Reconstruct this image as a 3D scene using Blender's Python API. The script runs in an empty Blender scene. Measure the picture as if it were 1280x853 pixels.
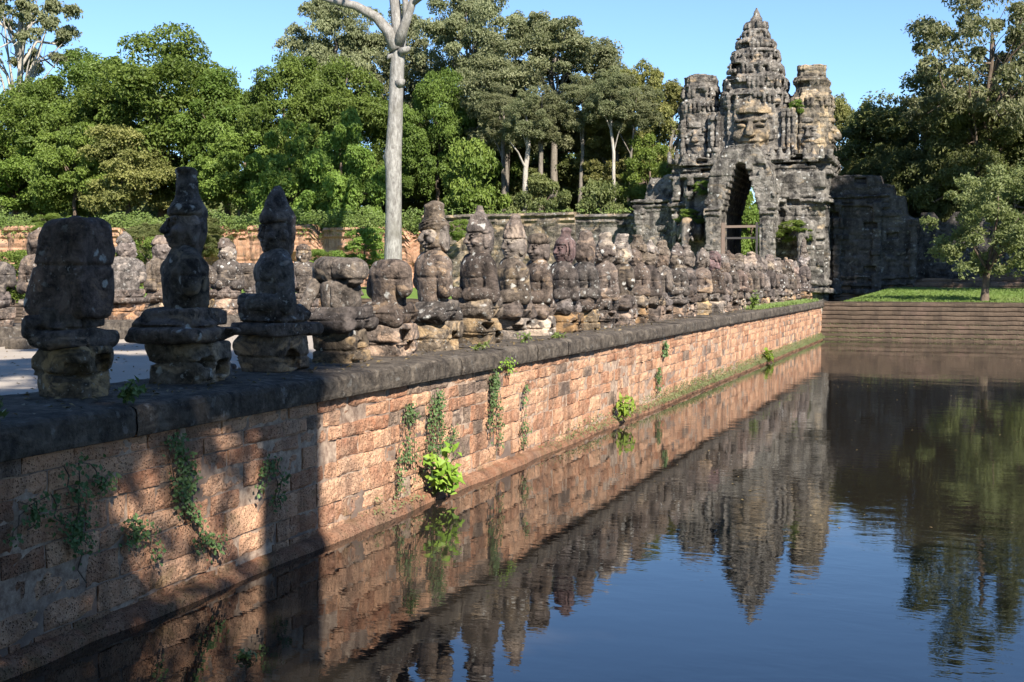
import bpy, math, random
import numpy as np
from mathutils import Vector, Matrix

# ------------------------------------------------------------------ camera, sky, sun, exposure
SC = bpy.context.scene
COL = SC.collection
YAW = math.radians(20.7)          # the view turns left of the causeway's direction (+Y)
FPX = 1500.0                      # focal length in pixels of a 1280 wide picture
EYE = 3.22                        # eye height above the water
cam_d = bpy.data.cameras.new('camera')
cam = bpy.data.objects.new('camera', cam_d)
COL.objects.link(cam)
cam_d.sensor_width = 36.0
cam_d.lens = FPX / 1280 * 36.0
cam_d.clip_start = 0.1
cam_d.clip_end = 5000
cam.location = (0, 0, EYE)
cam.rotation_euler = (math.radians(90 - 2.92), 0, YAW)
SC.camera = cam

SUN_AZ = math.radians(45)         # from +X towards -Y
SUN_EL = math.radians(38)
sun_dir = Vector((math.cos(SUN_AZ) * math.cos(SUN_EL), -math.sin(SUN_AZ) * math.cos(SUN_EL), math.sin(SUN_EL)))
world = bpy.data.worlds.new('World')
SC.world = world
world.use_nodes = True
wn = world.node_tree
bg = wn.nodes['Background']
sky = wn.nodes.new('ShaderNodeTexSky')
sky.sky_type = 'NISHITA'
sky.sun_disc = False
sky.sun_elevation = SUN_EL
sky.sun_rotation = math.atan2(sun_dir.x, sun_dir.y)
sky.air_density = 0.9
sky.dust_density = 0.0
sky.ozone_density = 6.0
wn.links.new(sky.outputs['Color'], bg.inputs['Color'])
bg.inputs['Strength'].default_value = 0.088
sun_l = bpy.data.lights.new('sun', 'SUN')
sun_l.energy = 5.0
sun_l.angle = math.radians(0.5)
sun_l.color = (1.0, 0.93, 0.82)
sun = bpy.data.objects.new('sun', sun_l)
COL.objects.link(sun)
sun.rotation_euler = sun_dir.to_track_quat('Z', 'Y').to_euler()
SC.view_settings.view_transform = 'Standard'
SC.view_settings.look = 'None'
SC.view_settings.gamma = 1
SC.view_settings.use_curve_mapping = False
SC.view_settings.exposure = 1.33
try:
    SC.cycles.max_bounces = 6
    SC.cycles.transparent_max_bounces = 8
    SC.cycles.use_denoising = True
    SC.cycles.caustics_reflective = False
    SC.cycles.caustics_refractive = False
except Exception:
    pass

# ------------------------------------------------------------------ helpers
def bearing_x(px, y):
    "world x of the place at distance y along the causeway seen on bearing px"
    return -y * math.tan(YAW + math.atan((640 - px) / FPX))

def tag(o, label=None, cat=None, group=None, kind=None):
    if label: o['label'] = label
    if cat: o['category'] = cat
    if group: o['group'] = group
    if kind: o['kind'] = kind
    return o

def empty(name, loc=(0, 0, 0), rz=0.0, s=1.0):
    o = bpy.data.objects.new(name, None)
    o.empty_display_size = 0.3
    o.location = loc
    o.rotation_euler = (0, 0, rz)
    o.scale = (s, s, s) if not isinstance(s, tuple) else s
    COL.objects.link(o)
    return o

def link_mesh(name, me, parent=None, loc=(0, 0, 0), rz=0.0, s=(1, 1, 1)):
    o = bpy.data.objects.new(name, me)
    COL.objects.link(o)
    if parent is not None: o.parent = parent
    o.location = loc
    o.rotation_euler = (0, 0, rz)
    o.scale = s
    return o

def mesh_np(name, V, F, mat, smooth=True, attr=None):
    "V (n,3), F (m,4) or (m,3) arrays; attr: dict name -> per-face float"
    V = np.asarray(V, np.float32); F = np.asarray(F, np.int32)
    me = bpy.data.meshes.new(name)
    k = F.shape[1]
    me.vertices.add(len(V)); me.vertices.foreach_set('co', V.ravel())
    me.loops.add(F.size); me.loops.foreach_set('vertex_index', F.ravel())
    me.polygons.add(len(F))
    me.polygons.foreach_set('loop_start', np.arange(len(F), dtype=np.int32) * k)
    me.polygons.foreach_set('loop_total', np.full(len(F), k, np.int32))
    me.polygons.foreach_set('use_smooth', np.full(len(F), smooth, bool))
    if attr:
        for n, a in attr.items():
            at = me.attributes.new(n, 'FLOAT', 'FACE')
            at.data.foreach_set('value', np.asarray(a, np.float32))
    me.update(calc_edges=True)
    me.validate()
    if mat: me.materials.append(mat)
    return me

class MB:
    "collects quads into one mesh"
    def __init__(s): s.V = []; s.F = []; s.A = []; s.n = 0
    def add(s, V, F, a=0.0):
        V = np.asarray(V, float); F = np.asarray(F, int)
        s.V.append(V); s.F.append(F + s.n); s.n += len(V)
        s.A.append(np.full(len(F), a) if np.isscalar(a) else np.asarray(a))
    def box(s, c, h, rz=0.0, a=0.0):
        c = np.array(c, float); h = np.array(h, float)
        P = np.array([[x, y, z] for x in (-1, 1) for y in (-1, 1) for z in (-1, 1)]) * h
        if rz:
            q = P.copy(); q[:, 0] = P[:, 0] * math.cos(rz) - P[:, 1] * math.sin(rz); q[:, 1] = P[:, 0] * math.sin(rz) + P[:, 1] * math.cos(rz); P = q
        s.add(P + c, [[0, 1, 3, 2], [4, 6, 7, 5], [0, 4, 5, 1], [2, 3, 7, 6], [0, 2, 6, 4], [1, 5, 7, 3]], a)
    def tube(s, path, rad, n=8, a=0.0, cap=True):
        path = [Vector(p) for p in path]
        m = len(path); V = []; u = None
        for i, p in enumerate(path):
            d = (path[min(i + 1, m - 1)] - path[max(i - 1, 0)]).normalized()
            u = d.orthogonal().normalized() if u is None else (u - d * u.dot(d)).normalized()
            w = d.cross(u)
            for j in range(n):
                t = 2 * math.pi * j / n
                V.append(p + (u * math.cos(t) + w * math.sin(t)) * float(rad[i]))
        F = []
        for i in range(m - 1):
            for j in range(n):
                k = (j + 1) % n
                F.append([i * n + j, i * n + k, (i + 1) * n + k, (i + 1) * n + j])
        V = np.array([tuple(v) for v in V])
        if cap:
            b = len(V); V = np.vstack([V, np.array([tuple(path[0]), tuple(path[-1])])])
            for j in range(0, n, 2):
                F.append([b, (j + 2) % n, j + 1, j])
                o = (m - 1) * n
                F.append([b + 1, o + j, o + j + 1, o + (j + 2) % n])
        s.add(V, F, a)
    def grid(s, P, a=0.0):
        "P (nu,nv,3)"
        nu, nv = P.shape[:2]
        I = np.arange(nu * nv).reshape(nu, nv)
        F = np.stack([I[:-1, :-1], I[1:, :-1], I[1:, 1:], I[:-1, 1:]], -1).reshape(-1, 4)
        s.add(P.reshape(-1, 3), F, a)
    def mesh(s, name, mat, smooth=False):
        return mesh_np(name, np.vstack(s.V), np.vstack(s.F), mat, smooth, {'tint': np.concatenate(s.A)})
    def build(s, name, mat, parent=None, smooth=False, **k):
        return link_mesh(name, s.mesh(name, mat, smooth), parent, **k)

# ---- value noise
_T = np.random.RandomState(7).rand(48, 48, 48).astype(np.float32)
def vnoise(X, Y, Z, f=1.0, seed=0):
    o = np.random.RandomState(seed).rand(3) * 48
    out = []
    r = []
    for A, k in ((X, 0), (Y, 1), (Z, 2)):
        a = A * f + o[k]
        i = np.floor(a).astype(np.int32); t = (a - i).astype(np.float32)
        t = t * t * (3 - 2 * t)
        r.append((i % 48, (i + 1) % 48, t))
    (x0, x1, tx), (y0, y1, ty), (z0, z1, tz) = r
    c = lambda a, b, d: _T[a, b, d]
    e = c(x0, y0, z0) * (1 - tx) + c(x1, y0, z0) * tx
    g = c(x0, y1, z0) * (1 - tx) + c(x1, y1, z0) * tx
    h = c(x0, y0, z1) * (1 - tx) + c(x1, y0, z1) * tx
    k = c(x0, y1, z1) * (1 - tx) + c(x1, y1, z1) * tx
    return ((e * (1 - ty) + g * ty) * (1 - tz) + (h * (1 - ty) + k * ty) * tz) * 2 - 1
def fbm(X, Y, Z, f, seed, n=3):
    s = 0; a = 1.0
    for i in range(n):
        s = s + a * vnoise(X, Y, Z, f, seed + i * 17); f *= 2.1; a *= 0.5
    return s

# ---- signed distance shapes on a grid, meshed by surface nets
class G:
    def __init__(s, lo, hi, h):
        s.lo = np.array(lo, float); s.h = h
        n = np.ceil((np.array(hi, float) - s.lo) / h).astype(int) + 1
        ax = [s.lo[i] + h * np.arange(n[i]) for i in range(3)]
        s.X, s.Y, s.Z = [a.astype(np.float32) for a in np.meshgrid(*ax, indexing='ij')]
    def at(s, c, rz=0.0, k=1.0):
        "a view of the grid in a local frame (centre c, turned by rz, scaled by k)"
        q = object.__new__(G)
        x, y = s.X - c[0], s.Y - c[1]
        if rz:
            q.X = (x * math.cos(rz) + y * math.sin(rz)) / k; q.Y = (-x * math.sin(rz) + y * math.cos(rz)) / k
        else: q.X, q.Y = x / k, y / k
        q.Z = (s.Z - c[2]) / k
        return q
    def ell(s, c, r):
        a = np.sqrt(((s.X - c[0]) / r[0]) ** 2 + ((s.Y - c[1]) / r[1]) ** 2 + ((s.Z - c[2]) / r[2]) ** 2)
        return (a - 1) * min(r)
    def box(s, c, h, r=0.0):
        qx, qy, qz = np.abs(s.X - c[0]) - h[0] + r, np.abs(s.Y - c[1]) - h[1] + r, np.abs(s.Z - c[2]) - h[2] + r
        o = np.sqrt(np.maximum(qx, 0) ** 2 + np.maximum(qy, 0) ** 2 + np.maximum(qz, 0) ** 2)
        return o + np.minimum(np.maximum(qx, np.maximum(qy, qz)), 0) - r
    def cap(s, a, b, r0, r1=None):
        r1 = r0 if r1 is None else r1
        a = np.array(a, float); d = np.array(b, float) - a
        t = np.clip(((s.X - a[0]) * d[0] + (s.Y - a[1]) * d[1] + (s.Z - a[2]) * d[2]) / (d @ d), 0, 1)
        return np.sqrt((s.X - a[0] - t * d[0]) ** 2 + (s.Y - a[1] - t * d[1]) ** 2 + (s.Z - a[2] - t * d[2]) ** 2) - (r0 + (r1 - r0) * t)
    def cone(s, c, z0, z1, r0, r1, e=1.0):
        "upright cone or drum, profile power e"
        t = np.clip((s.Z - z0) / (z1 - z0), 0, 1)
        rad = r0 + (r1 - r0) * t ** e
        d = np.sqrt((s.X - c[0]) ** 2 + (s.Y - c[1]) ** 2) - rad
        return np.maximum(d, np.maximum(z0 - s.Z, s.Z - z1))
def smin(a, b, k):
    h = np.clip(0.5 + 0.5 * (b - a) / k, 0, 1)
    return b * (1 - h) + a * h - k * h * (1 - h)
def smax(a, b, k): return -smin(-a, -b, k)

def nets(g, f):
    f = np.asarray(f, np.float32).copy()
    f[0] = f[-1] = 1; f[:, 0] = f[:, -1] = 1; f[:, :, 0] = f[:, :, -1] = 1
    n = np.array(f.shape) - 1
    corner = {}
    for i in (0, 1):
        for j in (0, 1):
            for k in (0, 1):
                corner[i, j, k] = f[i:i + n[0], j:j + n[1], k:k + n[2]]
    neg = sum((c < 0).astype(np.int8) for c in corner.values())
    act = (neg > 0) & (neg < 8)
    idx = np.argwhere(act)
    cv = {k: c[act] for k, c in corner.items()}
    acc = np.zeros((len(idx), 3)); cnt = np.zeros(len(idx))
    for a in cv:
        for ax in range(3):
            if a[ax]: continue
            b = list(a); b[ax] = 1; b = tuple(b)
            m = (cv[a] < 0) != (cv[b] < 0)
            t = np.where(m, cv[a] / np.where(m, cv[a] - cv[b], 1), 0)
            p = np.tile(np.array(a, float), (len(idx), 1)); p[:, ax] = t
            acc += p * m[:, None]; cnt += m
    V = (idx + acc / cnt[:, None]) * g.h + g.lo
    vid = np.full(act.shape, -1, np.int64); vid[act] = np.arange(len(idx))
    F = []
    s = f < 0
    for ax in range(3):
        o = [1, 2] if ax == 0 else ([2, 0] if ax == 1 else [0, 1])
        lo = [slice(None)] * 3; hi = [slice(None)] * 3
        lo[ax] = slice(0, -1); hi[ax] = slice(1, None)
        A = s[tuple(lo)]; B = s[tuple(hi)]
        e = np.argwhere(A != B)
        e = e[(e[:, o[0]] > 0) & (e[:, o[1]] > 0) & (e[:, o[0]] < f.shape[o[0]] - 1) & (e[:, o[1]] < f.shape[o[1]] - 1)]
        if not len(e): continue
        q = []
        for du, dv in ((-1, -1), (0, -1), (0, 0), (-1, 0)):
            c = e.copy(); c[:, o[0]] += du; c[:, o[1]] += dv
            q.append(vid[c[:, 0], c[:, 1], c[:, 2]])
        q = np.stack(q, 1)
        inn = A[e[:, 0], e[:, 1], e[:, 2]]
        q[~inn] = q[~inn][:, ::-1]
        F.append(q)
    return V, np.vstack(F)
def sdf_mesh(name, g, f, mat, smooth=True):
    V, F = nets(g, f)
    return mesh_np(name, V, F, mat, smooth)

# ------------------------------------------------------------------ materials
class NT:
    def __init__(s, name):
        s.m = bpy.data.materials.new(name); s.m.use_nodes = True
        s.t = s.m.node_tree; s.b = s.t.nodes['Principled BSDF']; s.out = s.t.nodes['Material Output']
    def n(s, typ, **k):
        x = s.t.nodes.new('ShaderNode' + typ)
        for a, v in k.items():
            if a[0] == '_': setattr(x, a[1:], v)
            else: s.put(x.inputs[a.replace('0', ' ') if a not in x.inputs else a], v)
        return x
    def put(s, sock, v):
        if isinstance(v, bpy.types.NodeSocket): s.t.links.new(v, sock)
        elif isinstance(v, bpy.types.Node): s.t.links.new(v.outputs[0], sock)
        else: sock.default_value = v
    def pos(s, scale=(1, 1, 1)):
        g = s.n('NewGeometry')
        m = s.n('Mapping'); s.put(m.inputs['Vector'], g.outputs['Position']); m.inputs['Scale'].default_value = scale
        return m.outputs[0]
    def noise(s, vec, sc, det=4, rough=0.55, dist=0.0):
        x = s.n('TexNoise'); s.put(x.inputs['Vector'], vec); x.inputs['Scale'].default_value = sc
        x.inputs['Detail'].default_value = det; x.inputs['Roughness'].default_value = rough; x.inputs['Distortion'].default_value = dist
        return x.outputs['Fac']
    def vor(s, vec, sc, feat='F1', out='Distance'):
        x = s.n('TexVoronoi'); x.feature = feat; s.put(x.inputs['Vector'], vec); x.inputs['Scale'].default_value = sc
        return x.outputs[out]
    def ramp(s, fac, a, b, lo=0.0, hi=1.0):
        x = s.n('MapRange'); s.put(x.inputs['Value'], fac)
        for i, v in zip(('From Min', 'From Max', 'To Min', 'To Max'), (a, b, lo, hi)): x.inputs[i].default_value = v
        return x.outputs[0]
    def mix(s, fac, a, b, mode='MIX'):
        x = s.n('Mix'); x.data_type = 'RGBA'; x.blend_type = mode
        s.put(x.inputs[0], fac)
        for i, v in ((6, a), (7, b)):
            if isinstance(v, tuple) and len(v) == 3: v = (*v, 1)
            s.put(x.inputs[i], v)
        return x.outputs[2]
    def math(s, op, a, b=0.0):
        x = s.n('Math'); x.operation = op; s.put(x.inputs[0], a); s.put(x.inputs[1], b); return x.outputs[0]
    def bump(s, h, strength=0.5, dist=0.02, prev=None):
        x = s.n('Bump'); s.put(x.inputs['Height'], h); x.inputs['Strength'].default_value = strength; x.inputs['Distance'].default_value = dist
        if prev is not None: s.put(x.inputs['Normal'], prev)
        return x.outputs[0]
    def attr(s, name):
        x = s.n('Attribute'); x.attribute_name = name; return x.outputs['Fac']
    def fin(s, col, rough=0.9, normal=None, spec=0.25):
        if isinstance(col, tuple) and len(col) == 3: col = (*col, 1)
        s.put(s.b.inputs['Base Color'], col); s.put(s.b.inputs['Roughness'], rough)
        s.b.inputs['Specular IOR Level'].default_value = spec
        if normal is not None: s.put(s.b.inputs['Normal'], normal)
        return s.m

def stone_mat(name, base, crust, fresh, lichen=0.5, fresh_amt=0.5, sc=1.0, streak=0.3, bump=0.02, lich_sc=1.0, vary=0.33):
    t = NT(name)
    p = t.pos()
    big = t.noise(p, 0.9 * sc, 5, 0.6)
    mid = t.noise(p, 3.5 * sc, 6, 0.65, 0.6)
    fine = t.noise(p, 22 * sc, 5, 0.7)
    mid2 = t.noise(p, 8.5 * sc, 5, 0.7, 0.4)
    c = t.mix(t.ramp(t.math('ADD', t.math('MULTIPLY', mid, 0.6), t.math('MULTIPLY', mid2, 0.4)), 0.40, 0.58), crust, base)
    fr = t.noise(t.pos((1, 1, 1.7)), 1.7 * sc, 4, 0.6, 0.8)
    c = t.mix(t.ramp(fr, 0.60 - 0.12 * fresh_amt, 0.68 - 0.08 * fresh_amt), c, fresh)
    st = t.noise(t.pos((3.0, 3.0, 0.35)), 1.6 * sc, 4, 0.6)
    c = t.mix(t.math('MULTIPLY', t.ramp(st, 0.5, 0.68), streak), c, (0.028, 0.025, 0.024))
    rnd = t.n('ObjectInfo').outputs['Random']
    hv = t.n('HueSaturation'); t.put(hv.inputs['Color'], c); t.put(hv.inputs['Value'], t.ramp(rnd, 0, 1, 1 - vary, 1 + vary * 1.3)); t.put(hv.inputs['Saturation'], t.ramp(t.math('FRACT', t.math('MULTIPLY', rnd, 7.3)), 0, 1, 1 - 1.1 * vary, 1 + 0.6 * vary)); t.put(hv.inputs['Hue'], t.ramp(t.math('FRACT', t.math('MULTIPLY', rnd, 3.7)), 0, 1, 0.5 - 0.05 * vary, 0.5 + 0.03 * vary))
    c = hv.outputs[0]
    # pale lichen: rounded blots with ragged rims
    wv_ = t.n('TexNoise'); t.put(wv_.inputs['Vector'], p); wv_.inputs['Scale'].default_value = 5 * lich_sc; wv_.inputs['Detail'].default_value = 4
    av = t.n('VectorMath'); av.operation = 'MULTIPLY_ADD'; t.put(av.inputs[0], wv_.outputs['Color']); av.inputs[1].default_value = (0.22 / lich_sc,) * 3; t.put(av.inputs[2], p)
    l1 = t.vor(av.outputs[0], 5.0 * lich_sc); ln = t.noise(p, 14 * lich_sc, 5, 0.7)
    lm = t.noise(p, 1.5 * lich_sc, 3)
    blot = t.ramp(t.math('ADD', l1, t.math('MULTIPLY', ln, 0.45)), 0.47, 0.38)
    blot = t.math('MULTIPLY', blot, t.ramp(lm, 0.47, 0.58))
    sp = t.math('MULTIPLY', t.ramp(t.noise(p, 17 * lich_sc, 3, 0.6), 0.62, 0.68), t.ramp(big, 0.42, 0.6))
    lich = t.math('MULTIPLY', t.math('MAXIMUM', blot, t.math('MULTIPLY', sp, 0.8)), lichen)
    c = t.mix(lich, c, (0.50, 0.49, 0.46))
    c = t.mix(t.ramp(fine, 0.3, 0.7, 0.0, 0.55), c, t.mix(0.55, c, (0.02, 0.017, 0.015)))
    h = t.math('ADD', t.math('ADD', t.math('MULTIPLY', mid, 0.6), t.math('MULTIPLY', mid2, 0.7)), t.math('MULTIPLY', fine, 0.5))
    b = t.bump(h, 1.0, bump * 1.7)
    return t.fin(c, 0.93, b, 0.15)

M = {}
M['statue'] = stone_mat('weathered_sandstone', (0.165, 0.132, 0.110), (0.030, 0.024, 0.021), (0.26, 0.195, 0.14), 0.95, 0.25, 1.3, 0.4, 0.03)
M['statue_red'] = stone_mat('reddish_sandstone', (0.19, 0.105, 0.095), (0.085, 0.052, 0.050), (0.24, 0.13, 0.115), 0.3, 0.2, 1.0, 0.2, 0.02)
M['statue_head'] = stone_mat('head_sandstone', (0.168, 0.132, 0.107), (0.034, 0.027, 0.023), (0.25, 0.185, 0.13), 0.75, 0.2, 1.5, 0.35, 0.02)
M['statue_pale'] = stone_mat('lichen_sandstone', (0.235, 0.19, 0.16), (0.07, 0.056, 0.048), (0.36, 0.29, 0.23), 1.0, 0.6, 1.3, 0.3, 0.03, 0.8)
M['pedestal'] = stone_mat('pedestal_sandstone', (0.20, 0.152, 0.112), (0.042, 0.032, 0.026), (0.42, 0.285, 0.17), 0.9, 0.8, 1.3, 0.25, 0.03)
M['coping'] = stone_mat('coping_sandstone', (0.135, 0.112, 0.090), (0.045, 0.037, 0.031), (0.175, 0.145, 0.115), 0.25, 0.5, 1.2, 0.5, 0.03, 1.0, 0.0)
M['gate'] = stone_mat('gate_sandstone', (0.245, 0.22, 0.19), (0.035, 0.032, 0.030), (0.35, 0.265, 0.175), 1.0, 0.0, 0.36, 0.85, 0.10, 0.42, 0.12)
M['gate_dark'] = stone_mat('stained_shaded_sandstone', (0.115, 0.10, 0.09), (0.032, 0.029, 0.027), (0.22, 0.19, 0.15), 0.35, 0.0, 0.36, 0.9, 0.06, 0.42, 0.05)  # black stains, plus tree shade right of the gate put into the colour
M['gate_tan'] = stone_mat('tan_gate_sandstone', (0.22, 0.185, 0.14), (0.042, 0.037, 0.032), (0.40, 0.30, 0.185), 0.6, 0.7, 0.36, 0.8, 0.10, 0.42, 0.1)

def laterite(name, lo, hi, crust=1.0, moss=0.0, streak=0.5, top=None, pit=1.0):
    t = NT(name)
    p = t.pos()
    a = t.attr('tint')
    big = t.noise(p, 0.6, 4); mid = t.noise(p, 5, 5, 0.65)
    c = t.mix(t.ramp(a, 0.0, 0.75), lo, hi)
    c = t.mix(t.ramp(big, 0.56, 0.70, 0, 0.5), c, (0.20, 0.13, 0.105))
    c = t.mix(t.ramp(a, 0.92, 0.97), c, (0.13, 0.095, 0.08))
    c = t.mix(t.ramp(mid, 0.3, 0.75, 0, crust), c, t.mix(0.5, c, (0.645, 0.455, 0.31)))
    pits = t.vor(p, 38)
    pn = t.noise(p, 60, 3, 0.7); m3 = t.noise(p, 17, 5, 0.7, 0.5)
    c = t.mix(t.ramp(m3, 0.50, 0.66, 0, 0.24 * pit), c, t.mix(0.45, c, (0.03, 0.018, 0.014)))
    pitm = t.math('MULTIPLY', t.ramp(t.math('ADD', pits, t.math('MULTIPLY', pn, 0.4)), 0.56, 0.32), t.ramp(mid, 0.3, 0.5))
    c = t.mix(t.math('MULTIPLY', pitm, 0.5 * pit), c, (0.045, 0.022, 0.016))
    st = t.noise(t.pos((2.2, 2.2, 0.22)), 1.0, 5, 0.6)
    c = t.mix(t.math('MULTIPLY', t.ramp(st, 0.50, 0.64), streak), c, (0.05, 0.038, 0.034))
    gr = t.noise(p, 1.1, 4, 0.6)
    c = t.mix(t.math('MULTIPLY', t.ramp(gr, 0.58, 0.70), 0.35 * crust), c, (0.26, 0.22, 0.19))
    dk = t.noise(p, 0.55, 4, 0.65)
    c = t.mix(t.math('MULTIPLY', t.ramp(dk, 0.56, 0.68), 0.28 * crust), c, (0.085, 0.055, 0.045))
    sx_ = t.n('SeparateXYZ'); t.put(sx_.inputs[0], t.pos())
    ms_ = t.math('MULTIPLY', t.ramp(t.math('ADD', t.noise(p, 2.3, 5, 0.7), t.math('MULTIPLY', sx_.outputs[2], -0.16)), 0.50, 0.62), moss)
    c = t.mix(ms_, c, (0.085, 0.10, 0.040))
    tide = t.math('MULTIPLY', t.ramp(t.math('ADD', sx_.outputs[2], t.math('MULTIPLY', t.noise(p, 1.7, 4, 0.6), -0.30)), 0.06, -0.03), 1.0 * moss)
    c = t.mix(tide, c, (0.075, 0.045, 0.030))
    h = t.math('SUBTRACT', t.math('ADD', t.math('ADD', mid, t.math('MULTIPLY', m3, 0.9)), t.math('MULTIPLY', pn, 0.3)), t.math('MULTIPLY', pitm, 0.9))
    return t.fin(c, 0.95, t.bump(h, 1.0, 0.035), 0.1)
M['laterite'] = laterite('laterite_block', (0.33, 0.142, 0.078), (0.62, 0.345, 0.208), 1.0, 0.45)
M['laterite_far'] = laterite('laterite_rampart', (0.30, 0.135, 0.08), (0.46, 0.24, 0.145), streak=0.7, pit=0.3)
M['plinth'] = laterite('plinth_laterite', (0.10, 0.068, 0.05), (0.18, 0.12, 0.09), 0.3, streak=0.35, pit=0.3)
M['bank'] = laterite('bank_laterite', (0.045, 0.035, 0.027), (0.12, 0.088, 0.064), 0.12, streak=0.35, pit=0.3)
def t_mortar():
    t = NT('lime_mortar'); p = t.pos(); n = t.noise(p, 9, 5, 0.7); g = t.noise(p, 0.9, 3)
    c = t.mix(t.ramp(n, 0.35, 0.65), (0.18, 0.12, 0.09), (0.46, 0.35, 0.265))
    c = t.mix(t.ramp(g, 0.5, 0.65), c, (0.15, 0.11, 0.09))
    return t.fin(c, 0.95, t.bump(n, 0.6, 0.02), 0.1)
M['mortar'] = t_mortar()

def t_water():
    t = NT('moat_water')
    p = t.pos((1, 1.0, 1))
    n1 = t.noise(t.pos((1.0, 1.9, 1)), 2.2, 3, 0.55, 0.4); n2 = t.noise(t.pos((1.0, 1.7, 1)), 0.45, 3, 0.5); n3 = t.noise(t.pos((0.7, 1.8, 1)), 7.5, 2, 0.5)
    patch = t.ramp(t.noise(p, 0.10, 3, 0.6), 0.36, 0.66, 0.15, 1.0)
    h = t.math('MULTIPLY', t.math('ADD', t.math('ADD', t.math('MULTIPLY', n1, 0.30), n2), t.math('MULTIPLY', n3, 0.055)), patch)
    b = t.bump(h, 0.27, 0.035)
    c = t.mix(t.noise(p, 0.3, 3), (0.012, 0.010, 0.008), (0.018, 0.015, 0.012))
    m = t.fin(c, 0.012, b, 0.5)
    t.b.inputs['Specular Tint'].default_value = (0.86, 0.93, 1.0, 1)
    t.b.inputs['IOR'].default_value = 1.6
    return m
M['water'] = t_water()

def leaf_mat(name, c0, c1, trans=0.35, rough=0.55):
    t = NT(name)
    a = t.attr('tint')
    r = t.n('ObjectInfo').outputs['Random']
    c = t.mix(a, c0, c1)
    c = t.mix(t.math('MULTIPLY', t.noise(t.pos(), 0.35, 3), 0.6), c, t.mix(0.5, c, (0.10, 0.095, 0.03)))
    h = t.n('HueSaturation'); t.put(h.inputs['Color'], c)
    t.put(h.inputs['Value'], t.ramp(r, 0, 1, 0.85, 1.15)); t.put(h.inputs['Hue'], t.ramp(r, 0, 1, 0.488, 0.508))
    col = h.outputs[0]
    t.fin(col, rough, None, 0.35)
    tr = t.n('BsdfTranslucent'); t.put(tr.inputs['Color'], t.mix(0.5, col, (0.16, 0.22, 0.03)))
    ms = t.n('MixShader'); ms.inputs[0].default_value = trans
    t.t.links.new(t.b.outputs[0], ms.inputs[1]); t.t.links.new(tr.outputs[0], ms.inputs[2])
    t.t.links.new(ms.outputs[0], t.out.inputs['Surface'])
    return t.m
M['leaf_mid'] = leaf_mat('leaf_mid_green', (0.085, 0.150, 0.022), (0.195, 0.285, 0.055), 0.45)
M['leaf_bright'] = leaf_mat('leaf_bright_green', (0.115, 0.195, 0.028), (0.235, 0.335, 0.062), 0.42)
M['leaf_grey'] = leaf_mat('leaf_grey_green', (0.145, 0.160, 0.080), (0.285, 0.295, 0.160), 0.42)
M['leaf_olive'] = leaf_mat('leaf_olive', (0.15, 0.16, 0.046), (0.29, 0.275, 0.090), 0.42)
M['leaf_dark'] = leaf_mat('leaf_dark_green', (0.082, 0.108, 0.034), (0.195, 0.215, 0.075), 0.4)
M['leaf_light'] = leaf_mat('leaf_light_green', (0.17, 0.225, 0.075), (0.29, 0.34, 0.14), 0.45)
M['ivy'] = leaf_mat('ivy_leaf', (0.055, 0.125, 0.040), (0.12, 0.20, 0.07), 0.25)
M['lime'] = leaf_mat('lime_leaf', (0.14, 0.27, 0.020), (0.28, 0.40, 0.05), 0.35)
M['moss'] = leaf_mat('moss_blade', (0.11, 0.135, 0.05), (0.20, 0.22, 0.10), 0.25)
M['litter'] = leaf_mat('dry_leaf', (0.10, 0.065, 0.03), (0.26, 0.19, 0.09), 0.1)
M['grassblade'] = leaf_mat('grass_blade', (0.10, 0.165, 0.03), (0.19, 0.25, 0.07), 0.35)
def bark(name, a, b, sc=1.0):
    t = NT(name); p = t.pos((1, 1, 0.35)); n = t.noise(p, 5 * sc, 6, 0.7, 0.5); m = t.noise(t.pos(), 0.7 * sc, 3)
    c = t.mix(t.ramp(n, 0.3, 0.7), a, b)
    c = t.mix(t.ramp(m, 0.5, 0.7, 0, 0.6), c, (0.12, 0.11, 0.09))
    return t.fin(c, 0.9, t.bump(n, 1.0, 0.09), 0.15)
M['bark'] = bark('brown_bark', (0.07, 0.05, 0.038), (0.18, 0.135, 0.10))
M['bark_mid'] = bark('greyish_bark', (0.10, 0.085, 0.07), (0.24, 0.21, 0.175))
M['bark_pale'] = bark('pale_bark', (0.25, 0.225, 0.19), (0.46, 0.42, 0.37))
M['bark_white'] = bark('white_bark', (0.11, 0.10, 0.092), (0.34, 0.325, 0.30))
def t_grass():
    t = NT('turf'); p = t.pos(); n = t.noise(p, 0.5, 5, 0.65); f = t.noise(p, 9, 5, 0.7)
    c = t.mix(t.ramp(n, 0.35, 0.65), (0.12, 0.19, 0.035), (0.18, 0.26, 0.06))
    c = t.mix(t.ramp(t.noise(p, 0.23, 3), 0.58, 0.68), c, (0.27, 0.215, 0.135))
    c = t.mix(t.ramp(f, 0.3, 0.7, 0, 0.6), c, (0.05, 0.085, 0.016))
    return t.fin(c, 0.95, t.bump(f, 1.0, 0.06), 0.1)
M['turf'] = t_grass()
def t_road():
    t = NT('sandy_road'); p = t.pos(); n = t.noise(p, 0.8, 5, 0.6); f = t.noise(p, 30, 4, 0.7)
    c = t.mix(n, (0.27, 0.23, 0.19), (0.42, 0.37, 0.315))
    c = t.mix(t.ramp(f, 0.35, 0.7, 0, 0.4), c, (0.24, 0.2, 0.165))
    return t.fin(c, 0.92, t.bump(f, 0.5, 0.01), 0.15)
M['road'] = t_road()
def t_soil():
    t = NT('forest_soil'); p = t.pos(); n = t.noise(p, 0.6, 5, 0.6)
    return t.fin(t.mix(n, (0.05, 0.055, 0.02), (0.10, 0.085, 0.045)), 0.95)
M['soil'] = t_soil()
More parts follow.
